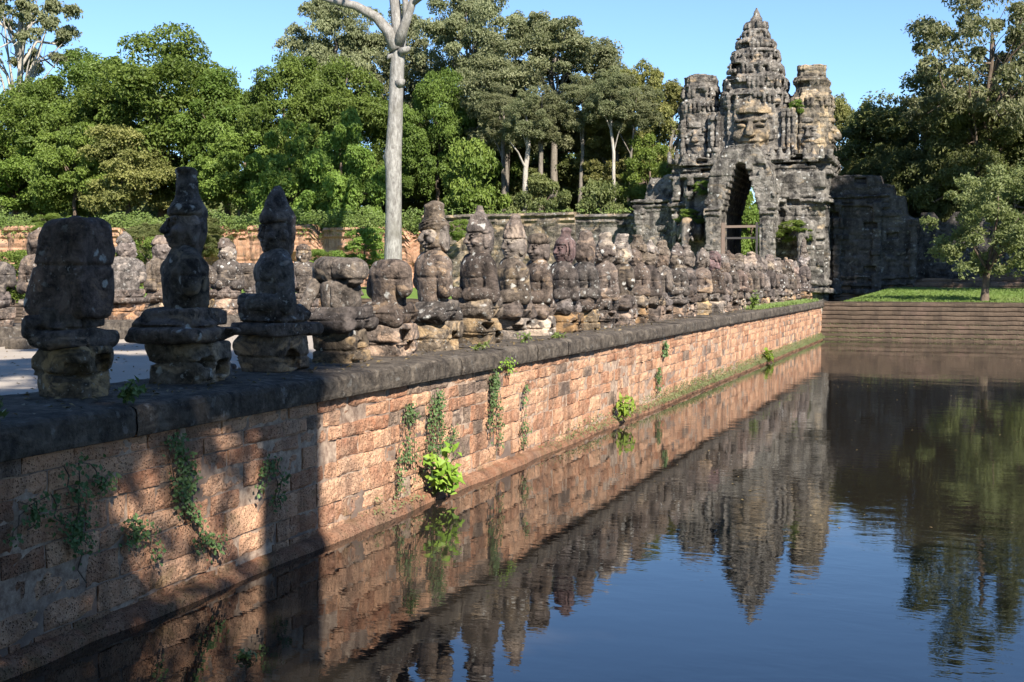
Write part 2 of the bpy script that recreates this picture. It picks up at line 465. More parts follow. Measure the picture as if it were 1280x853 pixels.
def t_plain(name, c, r=0.7):
    t = NT(name); n = t.noise(t.pos(), 12, 4, 0.6)
    return t.fin(t.mix(n, tuple(0.7 * x for x in c), tuple(1.25 * x for x in c)), r, t.bump(n, 0.4, 0.01))
M['timber'] = t_plain('aged_timber', (0.17, 0.125, 0.10))
M['steel'] = t_plain('rusty_steel', (0.05, 0.045, 0.045), 0.6)
# ------------------------------------------------------------------ setting: water, ground, road
XW = -7.35                 # water face of the causeway wall
XL = -7.26                 # front edge of its coping
XF = -22.9                 # centre line of the far row
Y0, Y1 = 2.2, 67.5         # near and far bank of the moat
ZT, ZR = 2.06, 1.57        # coping top, road
GX, GY = -15.75, 96.0      # gate centre

def sheet(name, xs, ys, zf, mat, kind='structure', hole=None):
    X, Y = np.meshgrid(np.asarray(xs, float), np.asarray(ys, float), indexing='ij')
    Z = zf(X, Y)
    mb = MB(); mb.grid(np.stack([X, Y, Z], -1))
    V = np.vstack(mb.V); F = np.vstack(mb.F)
    o = link_mesh(name, mesh_np(name, V, F, mat, True))
    return tag(o, kind=kind)

wv = MB()
wv.grid(np.array([[[x, y, 0.0] for y in (Y0 - 0.5, Y1 + 1.5)] for x in (-260.0, 260.0)]))
tag(wv.build('water', M['water']), kind='structure')

def far_z(X, Y):
    d = Y - Y1
    berm = 2.0 + 0.55 * np.clip(d / 24, 0, 1) + 0.05 * vnoise(X, Y, X * 0, 0.4, 3)
    lane = np.clip((np.abs(X - GX) - 7.5) / 3, 0, 1)
    lane2 = np.clip((np.abs(X - GX) - 6.5) / 2, 0, 1)
    up = np.clip((Y - 100.5) / 6, 0, 1) * lane2
    z = (ZR - 0.02) * (1 - lane) + berm * lane
    left = np.clip((GX - 8 - X) / 4, 0, 1)
    return z + up * (2.0 + 2.6 * left)
xs = np.unique(np.concatenate([np.linspace(-900, -120, 12), np.arange(-120, 60, 1.5), np.linspace(60, 900, 12)]))
ys = np.unique(np.concatenate([np.arange(Y1 + 0.28, 110, 1.2), np.linspace(110, 200, 20), np.linspace(200, 2000, 10)]))
gs = sheet('ground', xs, ys, far_z, M['turf'])
gs.data.materials.append(M['soil'])
cy = np.array([p.center.y for p in gs.data.polygons])
gs.data.polygons.foreach_set('material_index', (cy > 100.5).astype(np.int32))
sheet('near_bank', np.unique(np.concatenate([np.linspace(-900, -60, 6), np.arange(-60, 60, 4.0), np.linspace(60, 900, 6)])), np.array([-900, -200, -60, -30, -15, -8, -4, 0, Y0 - 0.2]),
      lambda X, Y: 1.52 + 0 * X, M['turf'])
# road on the causeway, running on through the gate
rx = np.linspace(XF + 0.9, -9.0, 40)
sheet('road', rx, np.concatenate([np.arange(-6, 68, 0.8)]), lambda X, Y: ZR + 0.025 * vnoise(X, Y, X * 0, 0.6, 9) + 0.03 * np.exp(-((X - GX) / 5) ** 2), M['road'])
sheet('lane_to_gate', np.linspace(GX - 3.2, GX + 3.2, 12), np.arange(68, 118, 1.5), lambda X, Y: ZR + 0.02 + 0.012 * vnoise(X, Y, X * 0, 0.6, 9), M['road'])

# ---- block walls: courses of rough laterite blocks standing on one face
def blockwork(p0, p1, z0, z1, rs, course=0.27, lens=(0.35, 0.85), fine=True, jit=0.012, depth=0.05, nrm=None, setback=0.0, dark=0.0):
    "blocks on the vertical face from p0 to p1 (xy); nrm = outward direction"
    p0 = np.array(p0, float); p1 = np.array(p1, float)
    L = np.linalg.norm(p1 - p0); u = (p1 - p0) / L
    n = np.array(nrm, float)
    mb = MB(); z = z0; row = 0
    while z < z1 - 0.05:
        h = min(course * rs.uniform(0.74, 1.36), z1 - z)
        if z1 - (z + h) < 0.12: h = z1 - z
        s = -rs.uniform(0, lens[0])
        while s < L:
            w = rs.uniform(*lens)
            a, b = max(s, 0), min(s + w, L)
            if b - a > 0.06:
                m = a + 0.5 * (b - a)
                nu, nv = (11, 7) if fine and m < 16 else (7, 5) if fine and m < 26 else ((4, 4) if fine else (3, 3))
                gap = 0.006 + 0.012 * rs.rand()
                U, W = np.meshgrid(np.linspace(a + gap, b - gap, nu), np.linspace(z + gap, z + h - gap * rs.uniform(0.3, 1), nv), indexing='ij')
                o = rs.uniform(-jit, jit) - setback * row
                tl = rs.uniform(-0.035, 0.035)
                D = o + tl * (U - m) + 0.010 * vnoise(U, W, U * 0 + s, 6, 5) + 0.013 * fbm(U, W, U * 0 + s, 15, 6, 2) - (0.03 * rs.rand() if rs.rand() < 0.15 else 0)
                e = np.zeros_like(D); e[[0, -1]] = 1; e[:, [0, -1]] = 1
                D = D - e * 0.010 * rs.uniform(0.3, 1.6)
                U = U + 0.012 * vnoise(U, W, U * 0 + s, 5, 8); W = W + 0.012 * vnoise(U, W, U * 0 - s, 5, 9)
                P = np.zeros((nu + 2, nv + 2, 3))
                Ue = np.pad(U, 1, mode='edge'); We = np.pad(W, 1, mode='edge'); De = np.pad(D, 1, mode='constant', constant_values=-depth - setback * row - 0.02)
                P[..., 0] = p0[0] + u[0] * Ue + n[0] * De; P[..., 1] = p0[1] + u[1] * Ue + n[1] * De; P[..., 2] = We
                t = np.clip(rs.normal(0.42, 0.36), 0, 0.85) if rs.rand() > 0.05 else 0.97
                mb.grid(P, t)
            s += w
        z += h; row += 1
    return mb
RS = np.random.RandomState(11)

wall = tag(empty('retaining_wall', (XW, 35, 0)), 'long sunlit wall of orange laterite blocks rising from the moat under the near row of statues', 'wall')
def child(o, root):
    o.parent = root; o.location = o.location - root.location; return o
bw = blockwork((XW, 1.0), (XW, Y1), -0.35, 1.76, RS, 0.25, (0.26, 0.85), True, nrm=(1, 0))
child(bw.build('blockwork', M['laterite'], smooth=False), wall)
mo = MB(); yy = np.arange(1.0, Y1 + 0.1, 0.12); zz = np.linspace(-0.4, 1.78, 16)
Yg, Zg = np.meshgrid(yy, zz, indexing='ij')
mo.grid(np.stack([XW - 0.020 + 0.012 * fbm(Yg, Zg, Yg * 0, 3.0, 4), Yg, Zg], -1))
mo.box((-7.9, Y1 / 2 + 0.5, 0.6), (0.5, Y1 / 2 - 0.6, 0.95))
child(mo.build('mortar_core', M['mortar'], smooth=True), wall)
# coping: a worn rounded ledge of long slabs
cp = MB(); y = 0.2
while y < Y1 + 0.2:
    L = RS.uniform(1.4, 3.2); y1 = min(y + L, Y1 + 0.25)
    nn = max(6, int((y1 - y) / 0.055)) if y < 26 else max(4, int((y1 - y) / 0.3))
    ya = np.linspace(y + 0.003, y1 - 0.003, nn)
    prof = np.array([(-9.15, 1.5), (-9.15, 1.99), (-9.10, 2.045), (-8.7, 2.06), (-8.2, 2.06), (-7.8, 2.056), (-7.55, 2.05), (-7.40, 2.045), (-7.315, 2.035), (-7.28, 2.012), (-7.264, 1.97), (XL, 1.88), (XL, 1.79), (-7.27, 1.75), (-7.32, 1.735), (-7.6, 1.73)])
    dz, dx = RS.uniform(-0.010, 0.010), RS.uniform(-0.012, 0.012)
    if y < 28:          # finer carving where it is close
        q = np.arange(len(prof)); qq = np.linspace(0, len(prof) - 1, 3 * len(prof) - 2); prof = np.stack([np.interp(qq, q, prof[:, 0]), np.interp(qq, q, prof[:, 1])], 1)
    Yg = np.repeat(ya[:, None], len(prof), 1); Xg = prof[None, :, 0] + 0 * Yg; Zg = prof[None, :, 1] + 0 * Yg
    amp = 0.008 * fbm(Xg, Yg, Zg, 1.6, 21) + 0.008 * fbm(Xg, Yg, Zg, 8, 22) - 0.02 * np.clip(vnoise(Xg, Yg, Zg, 3.1, 23) - 0.45, 0, 1)
    ed = np.zeros_like(Yg); ed[[0, -1]] = 0.012
    Xg = np.where(Xg > -7.9, Xg + dx + amp - ed, Xg); Zg = np.where(Zg > 1.85, Zg + dz + 0.8 * amp - ed, Zg)
    cp.grid(np.stack([Xg, Yg, Zg], -1))
    y = y1
child(cp.build('coping', M['coping'], smooth=False), wall)
ft = MB(); yy = np.arange(1.0, Y1, 0.15)
prof = np.array([(-7.4, 0.13), (-7.32, 0.12), (-7.25, 0.10), (-7.20, 0.05), (-7.18, -0.05), (-7.18, -0.4)])
Yg = np.repeat(yy[:, None], len(prof), 1); Xg = prof[None, :, 0] + 0.03 * fbm(Yg, Yg * 0, prof[None, :, 1] + 0 * Yg, 1.3, 31); Zg = prof[None, :, 1] + 0.035 * fbm(Yg, Xg * 2, Yg * 0, 1.1, 33)
ft.grid(np.stack([Xg, Yg, Zg], -1))
child(ft.build('footing', M['laterite'], smooth=True), wall)
t = MB(); 

# the causeway's body and its far edge
cw = MB(); cw.box((GX, Y1 / 2 + 0.9, 0.55), (-GX - 8.3 + 0.2, Y1 / 2 - 0.8, 0.95)); tag(cw.build('causeway', M['soil']), kind='structure')
fw = tag(empty('parapet_base', (XF, 40, ZR)), 'low brown stone ledge carrying the statues across the road', 'ledge')
cp = MB(); y = 8.0
while y < Y1:
    L = RS.uniform(1.6, 3.0); y1 = min(y + L, Y1)
    ya = np.linspace(y + 0.006, y1 - 0.006, 7)
    prof = np.array([(XF - 0.9, 1.2), (XF - 0.9, 2.05), (XF - .1, 2.06), (XF + 0.62, 2.05), (XF + 0.70, 2.0), (XF + 0.71, 1.80), (XF + 0.86, 1.79), (XF + 0.9, 1.74), (XF + 0.9, 1.5)])
    Yg = np.repeat(ya[:, None], len(prof), 1); Xg = prof[None, :, 0] + 0 * Yg; Zg = prof[None, :, 1] + 0 * Yg
    amp = 0.03 * fbm(Xg, Yg, Zg, 2.2, 41)
    cp.grid(np.stack([Xg + amp, Yg, Zg + 0.6 * amp], -1)); y = y1
child(cp.build('coping', M['coping'], smooth=True), fw)
fb = MB(); fb.box((XF - 0.5, Y1 / 2 + 2, 0.4), (0.35, Y1 / 2 - 3, 0.85)); child(fb.build('core', M['mortar']), fw)

# far bank of the moat: stepped courses
def bank(name, x0, x1, label):
    r = tag(empty(name, ((x0 + x1) / 2, Y1, 0)), label, 'bank wall')
    rs = np.random.RandomState(5)
    mb = MB()
    for k in range(9):
        z0 = -0.12 + k * 0.235; yb = Y1 - 0.50 + k * 0.085
        xa = np.arange(x0, x1, 0.23)
        prof = np.array([(0.06, -0.01), (0.055, 0.03), (0.0, 0.05), (0.0, 0.12), (0.012, 0.20), (0.035, 0.233), (0.2, 0.235)])
        Xg = np.repeat(xa[:, None], len(prof), 1)
        bl = np.floor(Xg / 0.46 + (k % 2) * 0.5)
        off = (np.sin(bl * 12.9898 + k * 78.2) * 43758.5) % 1
        Yg = yb + prof[None, :, 0] + 0.035 * (off - 0.5) + 0.02 * fbm(Xg, Xg * 0 + k, Xg * 0, 2.0, 51); Zg = z0 + prof[None, :, 1] + 0.02 * vnoise(Xg, Xg * 0, Xg * 0, 1.5, 52)
        tint = np.repeat(np.clip(0.25 + 0.5 * off[:-1, 0], 0, 0.9)[:, None], len(prof) - 1, 1).ravel()
        mb.grid(np.stack([Xg, Yg, Zg], -1), tint)
    child(mb.build('stepped_courses', M['bank'], smooth=False), r)
    cp = MB(); xa = np.arange(x0, x1, 0.5)
    prof = np.array([(Y1 + 0.22, 1.9), (Y1 + 0.2, 2.0), (Y1 + 0.23, 2.035), (Y1 + 0.8, 2.04), (Y1 + 0.85, 1.95)])
    Xg = np.repeat(xa[:, None], len(prof), 1)
    cp.grid(np.stack([Xg, prof[None, :, 0] + 0.02 * fbm(Xg, Xg * 0, Xg * 0, 0.9, 61), prof[None, :, 1] + 0.015 * fbm(Xg, Xg * 0, Xg * 0, 0.7, 62)], -1))
    child(cp.build('edging', M['bank'], smooth=True), r)
    return r
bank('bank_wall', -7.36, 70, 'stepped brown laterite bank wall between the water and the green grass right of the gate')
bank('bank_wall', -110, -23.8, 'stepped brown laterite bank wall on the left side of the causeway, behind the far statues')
nb = MB(); nb.box((0, Y0 - 0.4, 0.4), (200, 0.22, 1.1)); 
nbw = nb.build('near_quay', M['bank']); tag(nbw, 'low laterite edge of the near bank where the photographer stands', 'bank wall')

# ---- city wall: built as a height-and-depth grid with mouldings and a broken top
def rampart(name, x0, x1, yf, ztop, mat, label, seed, cornice=True, rag=0.3, base=2.0, step=0.3, dent=0.0, topmat=None):
    r = tag(empty(name, ((x0 + x1) / 2, yf, base)), label, 'city wall')
    xa = np.arange(x0, x1 + step, step); top = ztop if callable(ztop) else (lambda x: ztop + 0 * x)
    zt = top(xa) + rag * np.minimum(0, fbm(xa, xa * 0, xa * 0, 0.45, seed, 4)) * 1.6
    zt = np.round(zt / 0.38) * 0.38 if rag > 0.15 else zt
    nz = 34
    q = np.linspace(0, 1, nz)
    Z = 1.4 + (zt[:, None] - 1.4) * q[None, :]
    X = np.repeat(xa[:, None], nz, 1)
    c = 0.38
    k = np.floor(Z / c); bl = np.floor(X / 1.1 + (k % 2) * 0.5)
    off = (np.sin(bl * 12.9898 + k * 78.233) * 43758.5) % 1
    D = 0.10 * (off - 0.5) + 0.13 * fbm(X, Z, X * 0, 0.5, seed + 1) + 0.05 * vnoise(X, Z, X * 0, 3, seed + 2)
    D -= 0.07 * ((Z / c) % 1 < 0.22)
    if dent: D -= dent * np.clip(fbm(X, Z, X * 0, 0.33, seed + 5, 4) - 0.15, 0, 1) * 2
    if cornice:
        zz = Z - ztop if not callable(ztop) else Z - top(X)
        D += 0.28 * ((zz > -0.42) & (zz < -0.05)) + 0.14 * ((zz > -0.8) & (zz <= -0.55)) + 0.2 * ((zz > -1.1) & (zz <= -0.92))
    D += 0.30 * (Z < 3.0) + 0.2 * (Z < 2.5)
    mb = MB()
    P = np.stack([X, yf - D, Z], -1)
    tint = np.clip(off[:-1, :-1] * 0.85, 0, 1)
    mb.grid(P, tint.ravel())
    T = np.stack([np.repeat(xa[:, None], 3, 1), np.stack([yf - D[:, -1], yf + 1.4 + 0 * xa, yf + 1.45 + 0 * xa], 1), np.stack([zt, zt + 0.0, 0 * zt + 1.4], 1)], -1)
    mb.grid(T, 0.4)
    for i, s in ((0, 1), (-1, -1)):
        E = np.stack([P[i], P[i] * np.array([1, 0, 1]) + np.array([0, yf + 1.4, 0])], 0)
        mb.grid(E, 0.4)
    child(mb.build('wall_face', mat, smooth=False), r)
    return r
rampart('city_wall', -150, -45.2, 97.4, lambda x: 8.05 + 0.012 * (-45 - x), M['laterite_far'], 'crumbling orange laterite city wall with grass and bushes along its broken top', 71, True, 0.8, dent=0.5)
rampart('city_wall', -45.1, -31.1, 97.0, 8.95, M['gate_tan'], 'pale grey carved city wall with an intact cornice behind the statues left of the gate', 72, True, 0.06)
rampart('city_wall', -31.0, -23.5, 97.3, 8.75, M['gate'], 'darker weathered city wall section joining the left wing of the gate', 73, True, 0.1)
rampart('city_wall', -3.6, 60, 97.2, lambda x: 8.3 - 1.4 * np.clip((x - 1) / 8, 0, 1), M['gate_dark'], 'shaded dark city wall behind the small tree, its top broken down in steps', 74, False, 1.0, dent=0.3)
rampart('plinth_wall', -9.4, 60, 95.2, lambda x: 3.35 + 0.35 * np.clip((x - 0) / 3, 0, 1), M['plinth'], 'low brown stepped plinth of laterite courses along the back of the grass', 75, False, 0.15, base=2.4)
# ------------------------------------------------------------------ the gate
def face(q, rough=0.0):
    "a broad calm stone face looking along -Y; q in face units: chin -1 .. hairline 1, half width about 0.85"
    f = q.ell((0, 0.15, 0.05), (0.86, 0.85, 1.12))
    f = smin(f, q.ell((0, 0.0, -0.55), (0.62, 0.70, 0.55)), 0.25)
    f = smin(f, q.ell((0, -0.52, -0.88), (0.26, 0.2, 0.16)), 0.15)          # chin
    for s in (-1, 1):
        f = smax(f, -q.ell((0.36 * s, -0.84, 0.24), (0.27, 0.22, 0.15)), 0.08)   # sockets
        f = smin(f, q.ell((0.36 * s, -0.62, 0.20), (0.21, 0.14, 0.10)), 0.03)    # lids
        f = smin(f, q.cap((0.08 * s, -0.76, 0.40), (0.62 * s, -0.56, 0.42), 0.09, 0.06), 0.08)  # brows
        f = smin(f, q.ell((0.48 * s, -0.50, -0.22), (0.30, 0.25, 0.25)), 0.15)   # cheeks
        f = smin(f, q.ell((0.90 * s, 0.22, -0.15), (0.13, 0.28, 0.62)), 0.06)    # long ears
    f = smin(f, q.cap((0, -0.74, 0.34), (0, -0.98, -0.16), 0.10, 0.17), 0.06)
    f = smin(f, q.ell((0, -0.86, -0.20), (0.27, 0.13, 0.11)), 0.05)
    f = smax(f, -q.ell((0, -0.95, -0.36), (0.2, 0.1, 0.05)), 0.06)
    f = smin(f, q.cap((-0.36, -0.66, -0.44), (0.36, -0.66, -0.44), 0.10), 0.05)
    f = smin(f, q.ell((0, -0.76, -0.45), (0.30, 0.12, 0.08)), 0.05)
    f = smin(f, q.cap((-0.26, -0.66, -0.63), (0.26, -0.66, -0.63), 0.11), 0.04)
    f = smax(f, -q.cap((-0.46, -0.80, -0.535), (0.46, -0.80, -0.535), 0.035), 0.03)
    return f

def redent(g, c, w, z0, z1, flare=0.0):
    zc, h = (z0 + z1) / 2, (z1 - z0) / 2
    f = None
    for a, b in ((1.0, 0.50), (0.88, 0.72), (0.72, 0.88), (0.50, 1.0)):
        d = g.box((c[0], c[1], zc), (w * a, w * b, h), 0.04)
        f = d if f is None else np.minimum(f, d)
    return f

def tier(g, c, w, z0, z1, seed, ant=True):
    "one storey of a tower: neck, cornice, rows of upright antefixes"
    h = z1 - z0
    f = redent(g, c, w * 0.88, z0 - 0.15, z1)
    f = np.minimum(f, redent(g, c, w * 0.97, z0 - 0.1, z0 + 0.16 * h))
    f = np.minimum(f, redent(g, c, w, z0 + 0.62 * h, z0 + 0.86 * h))
    f = np.minimum(f, redent(g, c, w * 0.93, z0 + 0.5 * h, z1))
    if ant:
        rs = np.random.RandomState(seed)
        n = max(4, int(w * 5.2))
        for s in range(4):
            for i in range(n):
                t = -0.86 + 1.72 * (i + 0.5) / n
                if rs.rand() < 0.18: continue
                e = 1.0 if abs(t) < 0.5 else (0.88 if abs(t) < 0.74 else 0.76)
                x, y = t * w, -w * e * 0.97
                x, y = ((x, y), (-y, x), (x, -y), (y, x))[s]
                f = smin(f, g.ell((c[0] + x, c[1] + y, z0 + 0.36 * h), (0.17, 0.17, 0.40 * h)), 0.05)
    return f

def erode(g, f, seed, amp=0.10, course=0.42, blk=0.9, groove=0.05):
    "stone courses, staggered block joints, broken edges"
    wob = 0.06 * vnoise(g.X, g.Y, g.Z, 0.7, seed)
    zc = (g.Z + wob) / course
    k = np.floor(zc)
    d = np.abs(zc - np.round(zc)) * course
    f = f + groove * np.clip(1 - d / 0.07, 0, 1)
    off = (np.sin(k * 91.7 + seed) * 437.58) % 1
    for A in (g.X, g.Y):
        a = A / blk + off
        f = f + 0.6 * groove * np.clip(1 - np.abs(a - np.round(a)) * blk / 0.06, 0, 1)
    h = (np.sin(k * 12.9898 + np.floor(g.X / blk + off) * 78.233 + np.floor(g.Y / blk + off) * 37.719) * 43758.5) % 1
    f = f + 0.07 * (h - 0.45) + 0.22 * (h > 0.95) - 0.09 * (h < 0.05)
    f = f + amp * fbm(g.X, g.Y, g.Z, 0.9, seed + 3, 4) + 0.035 * vnoise(g.X, g.Y, g.Z, 3.3, seed + 9)
    return f

gate = tag(empty('stone_gate', (GX, GY, ZR)), 'tall weathered stone gate with three face towers above a pointed archway', 'gate')
def gpart(name, g, f, mat, parent=gate):
    me = sdf_mesh(name, g, f, mat, True)
    return link_mesh(name, me, parent, loc=(0, 0, -ZR) if parent is gate else (0, 0, 0))

# --- body with the passage, porch and wings (z is height above the water)
g = G((-10.2, -8.0, 1.2), (7.4, 4.4, 13.6), 0.085)
B = g.box
f = B((0, -0.2, 6.6), (6.0, 2.5, 5.6), 0.05)
f = np.minimum(f, B((0, -0.6, 6.3), (4.9, 2.8, 5.5), 0.05))
f = np.minimum(f, B((1.9, -0.9, 6.0), (3.9, 2.9, 5.3), 0.05))
for z, a in ((11.25, 0.35), (11.75, 0.15), (12.2, 0.4), (12.55, 0.25)):
    f = np.minimum(f, B((0, -0.2, z), (6.0 + a * 0.8, 2.5 + a, 0.16), 0.04))
    f = np.minimum(f, B((0, -0.6, z), (4.9 + a, 2.8 + a, 0.16), 0.04))
rs = np.random.RandomState(3)
for i in range(21):                       # row of praying figures on the cornice
    x = -6.1 + i * 0.61
    if rs.rand() < 0.12: continue
    f = smin(f, g.ell((x, -3.45, 12.75), (0.2, 0.24, 0.55)), 0.08)
for z, a in ((9.15, 0.30), (9.5, 0.12), (8.7, 0.12), (3.0, 0.25), (2.4, 0.45)):
    f = np.minimum(f, B((0, -0.2, z), (6.0 + a, 2.5 + a, 0.15), 0.04))
    f = np.minimum(f, B((1.9, -0.9, z), (3.9 + a, 2.9 + a, 0.15), 0.04))
# porch with a steep pointed gable
hw = np.interp(g.Z, [1.2, 8.4, 8.6, 9.4, 10.6, 11.8, 12.7, 13.0], [2.5, 2.5, 2.55, 2.5, 2.35, 2.0, 1.5, 1.0])
porch = np.maximum(np.abs(g.X) - hw, np.maximum(np.abs(g.Y + 4.3) - 2.35, np.maximum(1.2 - g.Z, g.Z - 13.2)))
f = np.minimum(f, porch)
for s in (-1, 1):
    f = np.minimum(f, B((2.05 * s, -6.4, 4.9), (0.46, 0.36, 3.7), 0.05))
    for z in (8.45, 8.1, 2.2):
        f = np.minimum(f, B((2.05 * s, -6.4, z), (0.62, 0.54, 0.14), 0.04))
# wings
f = np.minimum(f, B((-7.6, 0.2, 5.4), (1.75, 2.0, 4.0), 0.05))
for z, a in ((9.15, 0.22), (9.5, 0.38), (8.8, 0.1)): f = np.minimum(f, B((-7.6, 0.2, z), (1.75 + a * 0.6, 2.0 + a, 0.16), 0.04))
rf = np.maximum(np.abs(g.X + 7.2) - 1.5 + 0.25 * np.clip(g.Z - 9.5, 0, 3) * (g.X < -7.2), np.maximum(np.abs(g.Y - 0.2) - 1.7 * np.sqrt(np.clip(1 - ((g.Z - 9.4) / 3.0) ** 2, 0, 1)), np.maximum(9.4 - g.Z, g.Z - 11.5)))
f = np.minimum(f, rf)
for x in (-8.9, -6.35): f = np.minimum(f, B((x, -1.85, 5.3), (0.3, 0.2, 3.9), 0.03))
for x in (-5.6, -4.4, 3.4, 5.4): f = np.minimum(f, B((x, -3.45 if abs(x) < 4.8 else -2.8, 10.3), (0.28, 0.3, 0.9), 0.03))
for x in (3.0, 3.9, 4.7, 5.6): f = np.minimum(f, B((x, -3.75 if x < 5.3 else -2.8, 6.2), (0.16, 0.22, 2.4), 0.03))
for x in (-3.2, -5.0, -5.75): f = np.minimum(f, B((x, -3.35 if x > -5.2 else -2.75, 6.0), (0.2, 0.22, 2.6), 0.03))
# eroded hollow to the right of the porch
f = smax(f, -g.ell((3.2, -4.0, 4.6), (1.0, 0.9, 2.4)), 0.4)
f = smax(f, -g.ell((5.2, -4.2, 7.3), (1.4, 0.9, 1.3)), 0.5)
f = erode(g, f, 5, 0.085)
# the passage: straight jambs, then corbelled to a point
wz = np.floor(g.Z / 0.42) * 0.42
pw = np.interp(wz, [1, 7.9, 8.3, 9.5, 10.8, 11.7, 11.9], [1.42, 1.42, 1.3, 1.0, 0.55, 0.28, 0.0])
f = np.maximum(f, -(np.maximum(np.abs(g.X + 0.03 * vnoise(g.X, g.Y, g.Z, 2, 4)) - pw, g.Z - 11.85)))
gpart('gate_body', g, f, M['gate'])
g = G((5.6, -2.6, 1.2), (13.0, 3.2, 12.0), 0.085)
B = g.box
top = np.interp(g.X, [5, 9.6, 9.7, 10.5, 10.6, 11.4, 11.5, 12.3], [11.2, 11.1, 10.5, 10.4, 9.6, 9.5, 8.2, 7.8])
f = np.maximum(np.maximum(5.8 - g.X, g.X - 12.2), np.maximum(np.abs(g.Y - 0.8) - 1.9, np.maximum(1.2 - g.Z, g.Z - top)))
for z, a in ((9.55, 0.28), (9.2, 0.14), (8.85, 0.2), (3.4, 0.18), (2.9, 0.3), (2.3, 0.5)):
    f = np.minimum(f, B((8.0 if z > 8 else 8.9, 0.8, z), (2.3 if z > 8 else 3.2, 1.9 + a, 0.14), 0.04))
for x in (9.4, 6.5, 12.0): f = np.minimum(f, B((x, -1.25, 5.5), (0.3, 0.22, 3.6 if x < 12 else 2.2), 0.03))
f = erode(g, f, 35, 0.07)
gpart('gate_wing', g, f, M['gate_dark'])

# --- elephants at the inner corners: head and a trunk hanging like a column
for s, seed in ((-1, 1), (1, 2)):
    g = G((4.3 * s - 1.3, -6.4, 1.3), (4.3 * s + 1.3, -2.8, 9.2), 0.085)
    c = 4.3 * s
    f = g.ell((c, -4.2, 7.0), (0.75, 0.95, 0.85))
    f = smin(f, g.ell((c, -4.9, 7.45), (0.5, 0.5, 0.5)), 0.2)
    f = smin(f, g.cap((c, -5.1, 7.3), (c, -5.8, 5.9), 0.38, 0.24), 0.15)
    f = smin(f, g.cap((c, -5.8, 5.9), (c, -5.8, 1.9), 0.22, 0.2), 0.1)
    for e in (-1, 1):
        f = smin(f, g.ell((c + 0.75 * e, -4.0, 6.9), (0.2, 0.5, 0.65)), 0.1)
        f = smin(f, g.cap((c + 0.35 * e, -5.2, 6.7), (c + 0.6 * e, -5.75, 6.2), 0.11, 0.06), 0.05)
    f = smin(f, g.ell((c, -5.6, 1.75), (0.5, 0.5, 0.4)), 0.2)
    f = f + 0.09 * fbm(g.X, g.Y, g.Z, 1.2, 40 + seed, 3)
    gpart('elephant_head', g, f, M['gate'])

# --- central tower
g = G((-3.7, -4.6, 11.4), (3.7, 3.4, 24.8), 0.07)
f = redent(g, (0, 0), 2.55, 11.6, 16.9)
f = np.minimum(f, g.box((0, 0.1, 13.8), (3.4, 2.0, 2.3), 0.05))
for z0, z1, w, sd in ((16.6, 17.9, 2.62, 1), (17.9, 19.1, 2.42, 2), (19.1, 20.2, 2.12, 3), (20.2, 21.2, 1.80, 4), (21.2, 22.05, 1.40, 5), (22.05, 22.8, 1.0, 6)):
    f = np.minimum(f, tier(g, (0, 0), w, z0, z1, sd))
f = smin(f, g.cone((0, 0), 22.7, 23.4, 0.82, 0.66), 0.05)
f = smin(f, g.cone((0, 0), 23.3, 23.75, 0.50, 0.45), 0.05)
f = smin(f, g.cone((0, 0), 23.65, 24.5, 0.44, 0.05, 1.0), 0.05)
for i in range(10):
    a = i * math.pi / 5
    f = smin(f, g.ell((0.8 * math.cos(a), 0.8 * math.sin(a), 23.1), (0.2, 0.2, 0.36)), 0.06)
for x in (-3.0, -2.6, 2.45, 2.85, 3.2): f = np.minimum(f, g.box((x, -1.95, 14.0), (0.15, 0.25, 2.3), 0.05))
f = erode(g, f, 15, 0.06, 0.40, 0.8, 0.04)
ct = gpart('central_tower', g, f, M['gate'])

def stone_face(parent, c, rz, k, z, mat, seed, name='stone_face'):
    R = k * 1.9
    g = G((-R * 0.65, -R * 0.62, -R * 0.75), (R * 0.65, R * 0.3, R * 0.95), 0.075)
    q = g.at((0, 0, 0), 0, k)
    f = face(q)
    # diadem and hair
    f = smin(f, q.cone((0, 0.15), 0.70, 0.92, 0.90, 0.90), 0.05)
    f = smin(f, q.cone((0, 0.15), 0.86, 1.5, 0.86, 0.55), 0.08)
    f = f * k
    zz = (g.Z + 9.13) / 0.42
    f = f + 0.035 * np.clip(1 - np.abs(zz - np.round(zz)) * 0.42 / 0.06, 0, 1) + 0.05 * fbm(g.X, g.Y, g.Z, 1.3, seed, 3) + 0.03 * vnoise(g.X, g.Y, g.Z, 4, seed)
    me = sdf_mesh(name, g, f, mat)
    return link_mesh(name, me, parent, loc=(c[0], c[1], z), rz=rz)
stone_face(ct, (0.1, -1.62), 0, 1.85, 14.7, M['gate_tan'], 61)
stone_face(ct, (0.0, 1.75), math.pi, 1.5, 14.75, M['gate'], 62)

